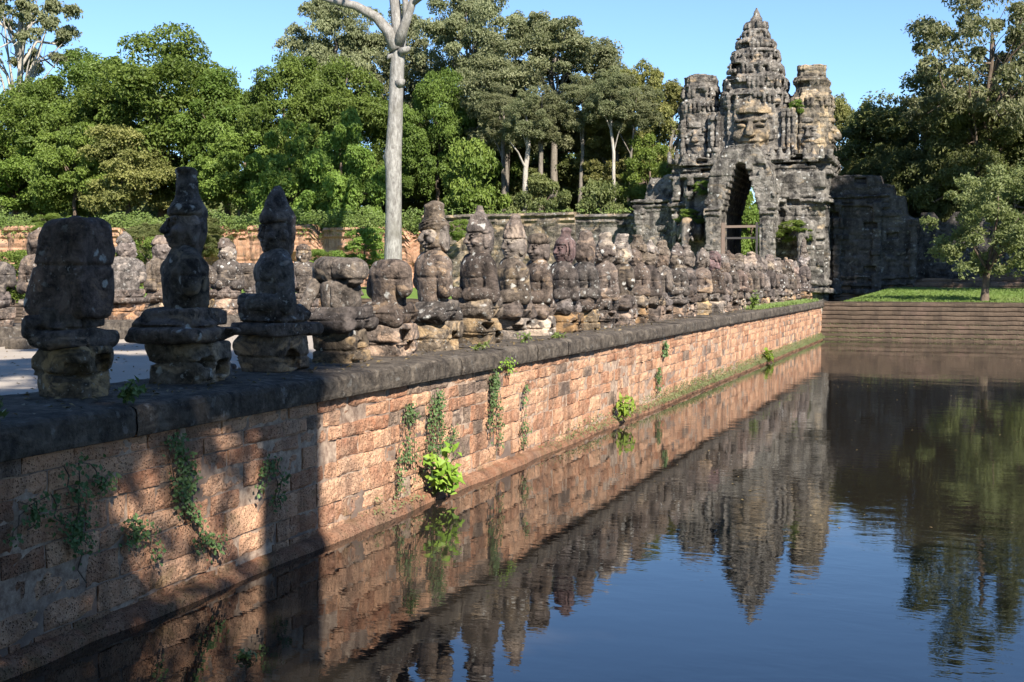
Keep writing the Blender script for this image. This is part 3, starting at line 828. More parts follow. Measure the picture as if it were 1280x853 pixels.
# --- side towers
for s, top, mat, seed in ((-1, 19.5, M['gate'], 7), (1, 19.7, M['gate_tan'], 8)):
    g = G((4.35 * s - 2.3, -2.4, 11.6), (4.35 * s + 2.3, 2.4, 20.2), 0.07)
    c = (4.35 * s, 0)
    f = redent(g, c, 1.55, 11.8, 16.6)
    f = np.minimum(f, tier(g, c, 1.62, 16.3, 17.5, seed, True))
    f = np.minimum(f, tier(g, c, 1.42, 17.5, 18.8, seed + 2, s < 0))
    f = np.minimum(f, redent(g, c, 1.05 if s > 0 else 1.3, 18.7, top - 0.15))
    f = np.minimum(f, redent(g, c, 1.1 if s > 0 else 0.9, top - 0.35, top))
    f = smin(f, g.cap((c[0] - 1.1, -1.55, 12.2), (c[0] - 1.1, -1.6, 15.6), 0.22), 0.1)
    f = erode(g, f, 25 + seed, 0.07, 0.40, 0.8, 0.04)
    tw = gpart('side_tower', g, f, mat)
    stone_face(tw, (c[0] + s * 0.75, 0.1), s * math.pi / 2, 1.32, 14.4, mat, 63 + seed)
    stone_face(tw, (c[0] - 0.1, -0.75), 0, 1.22, 14.4, M['gate'], 64 + seed)

# timber and steel frame standing in the archway
fr = tag(empty('height_frame', (GX, 89.6, ZR)), 'thin post and beam frame standing in the archway of the gate', 'frame')
for s in (-1, 1):
    m = MB(); m.box((1.25 * s, 0, 2.95), (0.13 if s < 0 else 0.09, 0.1, 2.95)); m.build('post', M['timber'] if s < 0 else M['steel'], fr)
m = MB(); m.box((0, -0.02, 5.6), (1.42, 0.07, 0.09)); m.build('crossbar', M['timber'], fr)
m = MB(); m.box((0, 0, 4.75), (1.16, 0.06, 0.07)); m.build('crossbar', M['steel'], fr)
# ------------------------------------------------------------------ the two rows of guardian statues
def joint(g, f, z, seed, depth=0.035, w=0.028):
    d = np.abs(g.Z - z - 0.02 * vnoise(g.X, g.Y, g.Z, 2.0, seed))
    return f + depth * np.clip(1 - d / w, 0, 1)
def vjoint(g, f, x, seed, axis=0, depth=0.03, w=0.026):
    A = g.X if axis == 0 else g.Y
    d = np.abs(A - x - 0.03 * vnoise(g.X, g.Y, g.Z, 2.0, seed))
    return f + depth * np.clip(1 - d / w, 0, 1)

def chip(g, f, n, seed, depth=0.05, c=(0, 0, 0), up=0.6):
    "break edges and corners off along flat planes"
    rs = np.random.RandomState(seed)
    ins = f < 0
    X, Y, Z = g.X[ins], g.Y[ins], g.Z[ins]
    for i in range(n):
        d = rs.normal(size=3) * np.array([1, 1, up]); d /= np.linalg.norm(d)
        s = (X * d[0] + Y * d[1] + Z * d[2]).max() - depth * rs.uniform(0.3, 1.5)
        f = smax(f, g.X * d[0] + g.Y * d[1] + g.Z * d[2] - s, 0.015)
    return f

def m_pedestal(seed, h=0.55, w=0.42, vox=0.022):
    rs = np.random.RandomState(seed)
    g = G((-0.75, -0.75, -0.1), (0.75, 0.75, h + 0.12), vox)
    h1 = h * rs.uniform(0.40, 0.6)
    f = g.box((0, 0, h1 / 2 - 0.03), (w * rs.uniform(0.85, 1.0), w * rs.uniform(0.9, 1.1), h1 / 2 + 0.03), 0.05)
    f = np.minimum(f, g.box((rs.uniform(-.05, .05), rs.uniform(-.05, .05), (h + h1) / 2 - 0.01), (w * rs.uniform(0.9, 1.12), w * rs.uniform(0.95, 1.15), (h - h1) / 2 + 0.03), 0.06))
    # folded shins standing out of the block on the side towards the water and the road
    for s in (-1, 1):
        if rs.rand() < 0.55: f = np.minimum(f, g.box((0.36, 0.24 * s, h * 0.45), (0.11, 0.13, h * rs.uniform(0.3, 0.48)), 0.05))
    # broken hollow under the lap
    for i in range(2):
        a = rs.uniform(-0.9, 0.5); z = rs.uniform(0.05, 0.28)
        f = smax(f, -g.box((0.50 * math.cos(a), 0.50 * math.sin(a), z + 0.12), (0.24, rs.uniform(0.10, 0.24), rs.uniform(0.08, 0.13)), 0.04), 0.025)
    c = rs.uniform(-0.3, 0.3)
    f = smax(f, -((g.X - 0.3) * 0.8 + (g.Y + 0.2 * np.sign(c)) * np.sign(c) * 0.7 + g.Z * 0.35 - 0.50 - 0.12 * rs.rand()) * -1, 0.03)
    f = chip(g, f, 7, seed + 8, 0.07)
    f = joint(g, f, h1, seed); f = vjoint(g, f, rs.uniform(-.2, .2), seed, 1)
    f = f + 0.03 * fbm(g.X, g.Y, g.Z, 3.0, seed + 3, 5)
    return sdf_mesh('pedestal', g, f, M['pedestal'])

def m_legs(seed, w=0.50, h=0.42, vox=0.022, slab=False):
    rs = np.random.RandomState(seed)
    g = G((-0.85, -0.95, -0.1), (0.85, 0.95, h + 0.2), vox)
    if slab:
        f = g.box((0, 0, 0.13), (w * 0.95, w * 1.15, 0.11), 0.10)
        f = smin(f, g.ell((0, 0, 0.24), (w * 0.85, w * 0.95, 0.2)), 0.08)
        f = np.minimum(f, g.box((0, 0, h - 0.05), (w * 0.72, w * 0.8, 0.13), 0.06))
    else:
        f = g.ell((-0.05, 0, 0.2), (w * 0.85, w * 0.95, 0.24))
        f = smin(f, g.cap((0.28, -0.42, 0.17), (-0.2, -0.36, 0.24), 0.18, 0.17), 0.08)
        f = smin(f, g.cap((0.28, 0.42, 0.17), (-0.2, 0.36, 0.24), 0.18, 0.17), 0.08)
        f = np.minimum(f, g.box((0.05, 0, h - 0.1), (w * 0.7, w * 0.82, 0.14), 0.07))
    # length of serpent body held across the lap
    if rs.rand() < 0.75:
        f = smin(f, g.cap((-0.38, -0.42, 0.26), (-0.38, 0.42, 0.26), 0.14), 0.04)
    if rs.rand() < 0.5:
        f = smax(f, -g.ell((0.55, rs.uniform(-.4, .4), 0.05), (0.25, 0.25, 0.16)), 0.05)
    f = joint(g, f, h * 0.58, seed); f = vjoint(g, f, rs.uniform(-.3, .3), seed + 1, 1)
    f = chip(g, f, 6, seed + 8, 0.06)
    f = f + 0.028 * fbm(g.X, g.Y, g.Z, 3.0, seed + 3, 5)
    return sdf_mesh('folded_legs', g, f, M['statue'])

def m_torso(seed, h=0.74, vox=0.022, kind='arms', w=1.0):
    rs = np.random.RandomState(seed)
    g = G((-0.78, -0.75, -0.12), (0.78, 0.6, h + 0.24), vox)
    f = g.box((0, 0.0, 0.20), (0.31 * w, 0.24, 0.34), 0.2)
    f = smin(f, g.ell((0, 0, h * 0.60), (0.38 * w, 0.27, 0.36)), 0.12)
    f = smin(f, g.cap((-0.28 * w, 0.0, h - 0.17), (0.28 * w, 0.0, h - 0.17), 0.175), 0.10)
    f = smin(f, g.cap((0, 0.02, h - 0.12), (0, 0.02, h + 0.04), 0.17, 0.14), 0.09)
    if kind == 'block':
        f = smin(f, g.box((0, 0.02, h * 0.40), (0.38 * w, 0.27, h * 0.46), 0.14), 0.05)
    for s in (-1, 1):
        f = smin(f, g.ell((0.16 * s, -0.21, h - 0.24), (0.16, 0.08, 0.12)), 0.06)
        sh = (0.39 * s * w, 0.0, h - 0.21)
        if kind == 'arms' or (kind == 'arm' and s > 0):
            el = (0.49 * s * w, 0.02, 0.10)
            f = smin(f, g.cap(sh, el, 0.155, 0.14), 0.035)
            f = smin(f, g.cap(el, (0.24 * s, -0.44, 0.10), 0.13, 0.10), 0.05)
        elif kind in ('broken', 'headless', 'block', 'arm'):
            f = smin(f, g.cap(sh, (0.45 * s * w, 0.0, h * (0.25 + 0.25 * rs.rand())), 0.155, 0.14), 0.035)
    f = f + 0.012 * np.clip(1 - np.abs(g.X) / 0.04, 0, 1) * (g.Y > 0)
    if kind == 'headless':
        f = smax(f, g.Z - h + 0.01 * g.X, 0.05)
    f = joint(g, f, h * rs.uniform(0.45, 0.6), seed, 0.02, 0.02)
    if rs.rand() < 0.5: f = joint(g, f, h * 0.12, seed + 4, 0.025, 0.022)
    f = chip(g, f, 5, seed + 9, 0.03)
    f = f + 0.018 * fbm(g.X, g.Y, g.Z, 3.2, seed + 5, 5)
    return sdf_mesh('torso', g, f, M['statue'])

HK = 0.245           # half height of a face
def m_head(seed, hair, hh, wear=0.03, vox=0.016, mat=None):
    "head without its headdress (origin at the neck)"
    g = G((-0.38, -0.42, -0.1), (0.38, 0.36, 0.66), vox)
    q = g.at((0, 0, 0.265), 0, HK)
    f = face(q) * HK
    f = smin(f, g.cap((0, 0.04, -0.08), (0, 0.05, 0.12), 0.155, 0.15), 0.05)
    f = smin(f, g.ell((0, 0.09, 0.24), (0.20, 0.17, 0.30)), 0.06)
    if wear > 0.045: f = smin(f, g.ell((0, 0, 0.26), (0.215, 0.225, 0.29)), 0.05)
    f = f + wear * 0.8 * fbm(g.X, g.Y, g.Z, 4.5, seed, 4)
    if wear > 0.03: f = chip(g, f, 3, seed, 0.03)
    return sdf_mesh('head', g, f, mat or M['statue_head'])

def m_hair(seed, kind, hh, wear=0.02, vox=0.016, mat=None):
    "headdress; origin at the neck, rises hh above the hairline"
    hl = 0.46; top = hl + hh
    g = G((-0.40, -0.42, 0.0), (0.40, 0.44, top + 0.12), vox)
    c = (0, 0.04)
    rs = np.random.RandomState(seed)
    f = g.cone(c, hl - 0.05, hl + 0.02, 0.222, 0.218)
    f = smin(f, g.ell((0, 0.11, 0.26), (0.215, 0.165, 0.30)), 0.05)      # hair down to the nape
    f = smin(f, g.ell((0, 0.04, hl), (0.212, 0.215, 0.15)), 0.04)
    if kind == 'cone':
        f = smin(f, g.cone(c, hl, top, 0.20, 0.035, 1.7), 0.06)
    elif kind == 'topknot':
        f = smin(f, g.cone(c, hl, top, 0.185, 0.115, 0.6), 0.08)
        f = smin(f, g.ell((0, 0.04, top - 0.02), (0.13, 0.13, 0.05)), 0.04)
    elif kind == 'tiers':
        n = 5
        for i in range(n):
            z = hl + hh * i / n; r = 0.205 - 0.15 * (i / n) ** 1.2
            f = smin(f, g.cone(c, z - 0.02, z + hh / n, r, r * 0.86), 0.02)
            f = smin(f, g.cone(c, z, z + 0.03, r + 0.012, r + 0.01), 0.015)
        f = smin(f, g.cone(c, top - 0.05, top + 0.05, 0.06, 0.03), 0.03)
    elif kind == 'flames':
        f = smin(f, g.cone(c, hl, hl + hh * 0.8, 0.20, 0.13), 0.04)
        for r, z, n, hgt in ((0.215, hl + 0.0, 15, 0.075), (0.19, hl + 0.09, 13, 0.08), (0.165, hl + 0.18, 11, 0.085)):
            for i in range(n):
                a = i * 2 * math.pi / n + z * 9
                f = smin(f, g.cap((r * math.cos(a), 0.04 + r * math.sin(a), z - 0.03), (r * 0.96 * math.cos(a), 0.04 + r * 0.96 * math.sin(a), z + hgt * 0.6), 0.034, 0.014), 0.015)
        f = smin(f, g.cone(c, hl + hh * 0.6, top, 0.14, 0.10), 0.05)
        f = smin(f, g.ell((0.02, 0.04, top), (0.11, 0.11, 0.07)), 0.03)
    elif kind == 'flat':
        f = smin(f, g.ell((0, 0.04, hl), (0.222, 0.225, 0.15)), 0.04)
        for zz, r in ((hl - 0.01, 0.225), (hl + 0.065, 0.20)):
            for i in range(18):
                a = i * 2 * math.pi / 18
                f = smin(f, g.ell((r * math.cos(a), 0.04 + r * math.sin(a), zz), (0.030, 0.030, 0.040)), 0.008)
    elif kind == 'halo':
        # thick twisted rim framing the face, with a bun on top
        for i in range(33):
            a = math.radians(-45 + 270 * i / 32)
            f = smin(f, g.ell((0.285 * math.cos(a), 0.0, 0.29 + 0.30 * math.sin(a)), (0.045, 0.055, 0.045)), 0.012)
            f = smin(f, g.ell((0.215 * math.cos(a), -0.045, 0.28 + 0.24 * math.sin(a)), (0.024, 0.05, 0.024)), 0.01)
        f = smin(f, g.cone(c, hl + 0.02, hl + hh * 0.75, 0.15, 0.09), 0.05)
        f = smin(f, g.ell((0, 0.04, hl + hh * 0.78), (0.12, 0.12, hh * 0.20)), 0.03)
    elif kind == 'spikes':
        f = smin(f, g.cone(c, hl, hl + hh * 0.6, 0.205, 0.11), 0.05)
        f = smin(f, g.cone(c, hl + hh * 0.4, top, 0.095, 0.05), 0.05)
        for s in (-1, 1):
            f = smin(f, g.cap((0.20 * s, 0.05, hl - 0.05), (0.13 * s, 0.05, hl + hh * 0.5), 0.055, 0.03), 0.04)
        f = smin(f, g.cap((0, -0.15, hl), (0, -0.11, hl + hh * 0.5), 0.06, 0.035), 0.03)
    elif kind == 'column':
        f = smin(f, g.cone(c, 0.10, top - 0.05, 0.20, 0.165), 0.04)
        f = smin(f, g.ell((0, 0.04, top - 0.09), (0.165, 0.165, 0.11)), 0.03)
        for z in (0.42, 0.47, 0.52): f = f - 0.02 * np.clip(1 - np.abs(g.Z - z - 0.25 * g.X) / 0.018, 0, 1)
    else:   # worn stump
        f = smin(f, g.cone(c, hl - 0.05, top, 0.21, 0.12, 1.2), 0.08)
        f = smin(f, g.ell((rs.uniform(-.03, .03), 0.04, top - 0.08), (0.125, 0.125, 0.09)), 0.05)
    if wear > 0.03: f = chip(g, f, 4, seed, 0.03)
    f = f + wear * 0.8 * fbm(g.X, g.Y, g.Z, 5.0, seed, 4)
    return sdf_mesh('headdress', g, f, mat or M['statue_head'])

def m_slab_torso(seed):
    "headless back worn to an upright slab"
    g = G((-0.75, -0.6, -0.1), (0.7, 0.6, 1.06), 0.022)
    left = np.interp(g.Z, [-.1, 0.1, 0.5, 0.75, 0.95], [0.52, 0.50, 0.40, 0.33, 0.20])
    f = smax(smax(-g.X - left, g.X - 0.40 + 0.03 * g.Z, 0.06), np.abs(g.Y) - 0.30, 0.10)
    f = smax(f, smax(-0.05 - g.Z, g.Z - 0.92 + 0.05 * g.X ** 2, 0.05), 0.12)
    f = smin(f, g.cap((-0.50, -0.05, 0.40), (-0.50, -0.2, 0.05), 0.11, 0.10), 0.05)
    f = smax(f, -g.ell((0.02, 0.34, 0.22), (0.22, 0.10, 0.26)), 0.05)
    f = joint(g, f, 0.46, seed)
    return sdf_mesh('torso', g, chip(g, f, 5, seed, 0.04) + 0.022 * fbm(g.X, g.Y, g.Z, 3.0, seed, 5), M['statue'])

def m_shoulders(seed):
    "headless: broad square shoulders over a narrow stacked trunk"
    g = G((-0.75, -0.7, -0.1), (0.75, 0.6, 0.95), 0.022)
    f = g.ell((0, 0, 0.15), (0.36, 0.30, 0.32))
    f = np.minimum(f, g.ell((0, 0.0, 0.30), (0.37, 0.31, 0.24)))
    f = smin(f, g.box((0, 0, 0.60), (0.44, 0.25, 0.17), 0.14), 0.06)
    for s in (-1, 1):
        f = smin(f, g.ell((0.40 * s, 0, 0.57), (0.15, 0.22, 0.20)), 0.05)
    f = joint(g, f, 0.43, seed, 0.03); f = vjoint(g, f, 0.1, seed + 2)
    f = smin(f, g.cap((-0.42, -0.1, 0.45), (-0.30, -0.5, 0.05), 0.11, 0.1), 0.04)
    return sdf_mesh('torso', g, chip(g, f, 4, seed, 0.03) + 0.022 * fbm(g.X, g.Y, g.Z, 3.0, seed, 5), M['statue'])

PED = [m_pedestal(100 + i) for i in range(7)]
LEG = [m_legs(200 + i) for i in range(5)] + [m_legs(210 + i, 0.54, 0.42, 0.022, True) for i in range(2)] + [m_legs(225, 0.42, 0.42, 0.022, True)]
TOR = [m_torso(300, kind='arms'), m_torso(301, kind='arms', w=0.92), m_torso(302, kind='arm'), m_torso(303, kind='broken'), m_torso(304, kind='block'), m_torso(305, kind='headless'), m_torso(306, kind='arms', w=1.05)]
HEADLESS = [m_slab_torso(311), m_shoulders(312), m_torso(313, kind='headless'), ]
HD = {}
def head_meshes(kind, hh, wear, mat):
    k = (kind, hh, wear, mat)
    if k not in HD:
        sd = 400 + len(HD) * 7
        HD[k] = (m_head(sd, kind, hh, wear, 0.018, M[mat]), m_hair(sd + 1, kind, hh, max(0.016, wear * 0.8), 0.018, M[mat]))
    return HD[k]

def statue(x, y, label, head=None, scale=1.0, yaw=-30, seed=0, torso=None, ped=None, leg=None, group=None, turn=0.0, z=ZT, sz=1.0, flip=False):
    rs = np.random.RandomState(900 + seed)
    r = empty('guardian_statue', (x, y, z - 0.015), math.radians(turn + rs.uniform(-4, 4)) + (math.pi if flip else 0), (scale, scale, scale * sz))
    r.rotation_euler[0] = rs.uniform(-.022, .022); r.rotation_euler[1] = rs.uniform(-.022, .022)
    tag(r, label, 'statue', group)
    p = PED[rs.randint(len(PED))] if ped is None else PED[ped]
    l = LEG[rs.randint(len(LEG))] if leg is None else LEG[leg]
    fw = rs.uniform(0.82, 0.93); fl = rs.uniform(0.80, 0.92) if leg != 5 else 1.0
    zp = rs.uniform(0.78, 0.92); zl = rs.uniform(0.80, 0.92); zt = 0.53 * zp + 0.40 * zl; zk = (1.67 - zt) / 0.74
    link_mesh('pedestal', p, r, (0, 0, 0), rs.uniform(-.12, .12), (fw, fw, zp))
    link_mesh('folded_legs', l, r, (rs.uniform(-.03, .03), rs.uniform(-.03, .03), 0.53 * zp), rs.uniform(-.06, .06), (fl, fl, zl))
    t = torso if torso is not None else TOR[rs.choice([0, 1, 2, 3, 6])]
    ya = math.radians(yaw + rs.uniform(-5, 5)) - (math.pi if flip else 0)
    link_mesh('torso', t, r, (0.0, 0.0, zt), ya, (rs.uniform(0.82, 0.92) if head else 0.95, 0.92, zk if head else 1.0))
    if head:
        hm, hr = head_meshes(*head)
        ho = link_mesh('head', hm, r, (0, 0, 1.66), ya + rs.uniform(-.22, .22), (1.07, 1.07, 1.05))
        ho.rotation_euler[0] = rs.uniform(-.06, .06); ho.rotation_euler[1] = rs.uniform(-.05, .05)
        link_mesh('headdress', hr, ho)
    return r

XS = -8.36
def ypx(px): return -XS / math.tan(YAW + math.atan((640 - px) / FPX))
near = 'statues of the near row along the water'
N = [  # bearing, label, head(kind, hh, wear, material), scale, extras
 (93, 'headless dark statue worn to an upright slab, nearest the viewer at the left', None, 0.90, dict(torso=HEADLESS[0], ped=1, leg=7, yaw=-8, sz=1.16)),
 (232, 'dark statue in tree shade with a tall cylindrical topknot and a wide flat lap slab', ('topknot', 0.50, 0.014, 'statue_head'), 0.915, dict(ped=2, leg=5, torso=TOR[4], yaw=-42)),
 (342, 'dark shaded statue with a pointed cone headdress spotted with white lichen', ('cone', 0.44, 0.03, 'statue_head'), 0.915, dict(ped=4, leg=6, torso=TOR[6])),
 (428, 'headless sunlit statue with broad square shoulders over a lichen spotted trunk', None, 0.98, dict(torso=HEADLESS[1], ped=5, leg=1, yaw=-30)),
 (486, 'headless statue with rounded shoulders standing before the pale tree trunk', None, 0.97, dict(torso=HEADLESS[2], ped=3, leg=2)),
 (540, 'statue with a tall narrow column of a head, banded and eroded smooth', ('column', 0.40, 0.03, 'statue_head'), 0.97, dict(torso=TOR[3], ped=6, leg=0)),
 (597, 'statue looking to the road with a spiky pointed crown and lichen on its cheek', ('spikes', 0.42, 0.014, 'statue_head'), 0.98, dict(torso=TOR[6], ped=0, leg=3)),
 (640, 'smiling statue with a tall crown of upright leaf points', ('flames', 0.36, 0.010, 'statue_pale'), 0.95, dict(torso=TOR[0], ped=1, leg=4)),
 (672, 'statue with a clear face and a low beaded cap without any peak', ('flat', 0.12, 0.010, 'statue_head'), 0.93, dict(torso=TOR[1], ped=4, leg=2)),
 (704, 'statue with a dark reddish head, thick rim round its face and a bun on top', ('halo', 0.36, 0.008, 'statue_red'), 0.93, dict(torso=TOR[0], ped=2, leg=0)),
 (731, 'statue with a brown worn head right of the reddish one', ('stump', 0.34, 0.05, 'statue_head'), 0.93, dict(torso=TOR[6], ped=5, leg=1)),
 (753, 'statue with a narrow head speckled all over in pale lichen', ('stump', 0.32, 0.07, 'statue_pale'), 0.94, dict(torso=TOR[2], ped=0, leg=3)),
 (775, 'statue whose bottle shaped head is bleached white by lichen', ('column', 0.34, 0.05, 'statue_pale'), 0.95, dict(torso=TOR[4], ped=6, leg=4)),
 (795, 'statue with a square topped worn head right of the white bleached one', ('topknot', 0.34, 0.06, 'statue_head'), 0.95, dict(torso=TOR[1], ped=3, leg=2)),
 (811, 'statue with a narrow tapering head edged in white, beside the square topped one', ('cone', 0.32, 0.06, 'statue_pale'), 0.93, dict(torso=TOR[0])),
 (827, 'statue with a smooth brown peg of a head in front of the shaded gate wing', ('stump', 0.33, 0.04, 'statue_head'), 0.93, dict(torso=TOR[3])),
 (843, 'statue with a slim eroded head below the hanging elephant trunk', ('tiers', 0.32, 0.06, 'statue_pale'), 0.92, dict(torso=TOR[6])),
 (857, 'statue with a blunt headdress just right of the elephant trunk column', ('topknot', 0.28, 0.06, 'statue_head'), 0.92, dict(torso=TOR[1])),
 (875, 'statue with a pointed egg shaped head before the left jamb of the archway', ('cone', 0.28, 0.04, 'statue_head'), 0.92, dict(torso=TOR[2])),
 (892, 'statue with a broad purplish dark head before the left jamb of the archway', ('halo', 0.24, 0.05, 'statue_red'), 0.92, dict(torso=TOR[0])),
]
for i, (px, lab, hd, sc_, ex) in enumerate(N):
    statue(XS, ypx(px), lab, hd, sc_, seed=i, **ex)
kinds = [('stump', 0.28, 0.06, 'statue_head'), ('cone', 0.30, 0.06, 'statue_pale'), ('tiers', 0.28, 0.06, 'statue_head'), ('topknot', 0.26, 0.06, 'statue_pale'), ('column', 0.28, 0.05, 'statue_pale')]
y = ypx(892) + 1.55; i = 30
while y < 64.6:
    statue(XS, y, 'greyish eroded statue in the crowded far stretch of the near row, closest to the gate', kinds[(i * 7) % 5], 0.86 + 0.10 * ((i * 37) % 10) / 10, seed=i, group='far statues of the near row')
    y += 1.5; i += 1
statue(XS + 0.1, 66.6, 'tall narrow spire like stone at the very end of the near row by the bank', ('tiers', 0.75, 0.06, 'statue_pale'), 1.12, seed=77, torso=TOR[4], sz=1.02)

# far row across the road, seen between the near statues
FARS = [
 (23.6, 'far statue at the left frame edge across the road, only its round shoulder showing', None, dict(torso=HEADLESS[2])),
 (25.3, 'far statue with an egg shaped head beside the orange wall at the left edge', ('cone', 0.22, 0.05, 'statue_head'), dict(torso=TOR[6])),
 (27.1, 'headless far statue hidden behind the nearest dark slab statue', None, dict(torso=HEADLESS[1])),
 (28.8, 'far statue with a pale pointed head seen just right of the nearest dark slab', ('cone', 0.20, 0.05, 'statue_pale'), dict(torso=TOR[4])),
 (30.5, 'far statue with a whitish head left of the tall topknot statue', ('stump', 0.16, 0.05, 'statue_pale'), dict(torso=TOR[0])),
 (32.2, 'far headless statue masked by the tall topknot statue', None, dict(torso=HEADLESS[2])),
 (33.9, 'far statue with a pale worn head between the topknot and cone statues', ('stump', 0.20, 0.06, 'statue_pale'), dict(torso=TOR[1])),
 (35.5, 'far headless statue masked by the cone headed statue', None, dict(torso=HEADLESS[1])),
 (37.1, 'far statue partly masked by the cone headed statue', ('flat', 0.10, 0.05, 'statue_head'), dict(torso=TOR[0])),
 (38.8, 'far statue with a dark profile head left of the broad headless shoulders', ('flat', 0.12, 0.03, 'statue_head'), dict(torso=TOR[6])),
 (40.5, 'far headless statue masked by the broad headless shoulders', None, dict(torso=HEADLESS[2])),
 (42.2, 'far headless statue across the road behind the rounded shoulders', None, dict(torso=HEADLESS[1])),
]
for i, (y, lab, hd, ex) in enumerate(FARS):
    statue(XF, y, lab, hd, 1.08, yaw=35, seed=50 + i, flip=True, **ex)

# stone kerb blocks on the road edge and loose rubble on the coping
def rough_block(name, c, h, seed, mat, rz=0.0):
    g = G((-h[0] - .08, -h[1] - .08, -h[2] - .08), (h[0] + .08, h[1] + .08, h[2] + .08), min(h) / 5)
    f = g.box((0, 0, 0), h, min(h) * 0.4) + min(h) * 0.25 * fbm(g.X, g.Y, g.Z, 1.0 / max(h), seed, 3)
    return link_mesh(name, sdf_mesh(name, g, f, mat), None, c, rz)
tag(rough_block('kerb_block', (-9.75, 9.6, ZR + 0.16), (0.22, 0.35, 0.2), 1, M['coping'], 0.1), 'dark low stone block at the road edge in the left corner', 'kerb stone')
tag(rough_block('kerb_block', (-10.2, 15.0, ZR + 0.18), (0.14, 0.2, 0.22), 2, M['coping'], 0.3), 'small dark stone block on the road between the topknot and cone statues', 'kerb stone')
tag(rough_block('kerb_block', (XF + 1.7, 24.0, ZR + 0.1), (0.25, 1.5, 0.14), 3, M['coping'], 0.0), 'long dark kerb slab across the road at the foot of the far ledge', 'kerb stone')
# ------------------------------------------------------------------ vegetation
def leaves(C, N, size, rs, wid=0.5, bend=0.25):
    "leaf cards: centres C, normals N -> V, F"
    n = len(C)
    N = N / (np.linalg.norm(N, axis=1, keepdims=True) + 1e-9)
    R = rs.normal(size=(n, 3)); U = np.cross(N, R); U /= (np.linalg.norm(U, axis=1, keepdims=True) + 1e-9)
    W = np.cross(N, U)
    L = (size * rs.uniform(0.6, 1.3, n))[:, None]
    a = C - U * L * 0.5; b = C + W * L * wid * 0.5 - U * L * 0.02 + N * L * bend * 0.3; c = C + U * L * 0.5 - N * L * bend * 0.5; d = C - W * L * wid * 0.5 - U * L * 0.02 + N * L * bend * 0.3
    V = np.stack([a, b, c, d], 1).reshape(-1, 3)
    F = np.arange(4 * n).reshape(n, 4)
    return V, F

def crown_mesh(name, seed, rx, rz, nlobes, nleaf, leaf, mat, lobe=(0.22, 0.38), hollow=0.5, flat=0.7, up=0.5):
    rs = np.random.RandomState(seed)
    P = []
    while len(P) < nlobes:
        v = rs.uniform(-1, 1, 3); r = np.linalg.norm(v)
        if r > 1 or r < hollow or v[2] < -flat: continue
        P.append(v)
    P = np.array(P)
    CC, NN, TT = [], [], []
    per = nleaf // nlobes
    for v in P:
        R = rs.uniform(*lobe)
        m = int(per * rs.uniform(0.6, 1.5))
        d = rs.normal(size=(m, 3)); d /= np.linalg.norm(d, axis=1, keepdims=True)
        d[:, 2] = np.where(rs.rand(m) < 0.6, np.abs(d[:, 2]), d[:, 2])
        rad = R * (0.55 + 0.5 * rs.rand(m)) * (1 + 0.35 * vnoise(d[:, 0] * 2, d[:, 1] * 2, d[:, 2] * 2, 1.0, int(rs.randint(999))))
        c = v + d * rad[:, None] * np.array([1, 1, 0.72])
        nn = d * 0.5 + np.array([0, 0, up]) + rs.normal(size=(m, 3)) * 0.55
        CC.append(c * np.array([rx, rx, rz])); NN.append(nn); TT.append(np.clip(rs.uniform(0.1, 0.9) + rs.normal(size=m) * 0.22, 0, 1))
    C = np.vstack(CC); N = np.vstack(NN); T = np.concatenate(TT)
    V, F = leaves(C, N, leaf, rs)
    return mesh_np(name, V, F, mat, False, {'tint': T}), P * np.array([rx, rx, rz])

def trunk_mesh(name, seed, h, r, tips, mat, zc, wob=0.03, nlimb=7, split=0.55, n=9):
    rs = np.random.RandomState(seed)
    mb = MB()
    k = 9
    top = np.array([rs.normal() * 0.05 * h, rs.normal() * 0.05 * h, h])
    path = [np.array([0, 0, -0.3])] + [top * t + np.array([rs.normal() * wob * h * 0.4, rs.normal() * wob * h * 0.4, 0]) * (t < 0.99) for t in np.linspace(0.04, 1, k)]
    rad = [r * 1.5] + [r * (1.12 - 0.62 * t ** 0.9) for t in np.linspace(0, 1, k)]
    mb.tube(path, rad, n)
    idx = rs.permutation(len(tips))[:nlimb]
    for j in idx:
        tip = tips[j] + np.array([0, 0, zc])
        t0 = rs.uniform(split, 0.95); b = top * t0
        i0 = int(1 + t0 * (k - 1)); b = path[min(i0, k)]
        m1 = b + (tip - b) * 0.35 + np.array([0, 0, 0.06 * h]); m2 = b + (tip - b) * 0.7 + rs.normal(size=3) * 0.03 * h
        rr = r * rs.uniform(0.28, 0.45)
        mb.tube([b, m1, m2, tip], [rr, rr * 0.75, rr * 0.5, rr * 0.15], 6, cap=False)
        e = m2 + rs.normal(size=3) * 0.12 * h * np.array([1, 1, 0.5]) + np.array([0, 0, 0.05 * h])
        mb.tube([m1, (m1 + e) / 2 + rs.normal(size=3) * 0.02 * h, e], [rr * 0.5, rr * 0.35, rr * 0.1], 5, cap=False)
    return mb.mesh(name, mat, True)

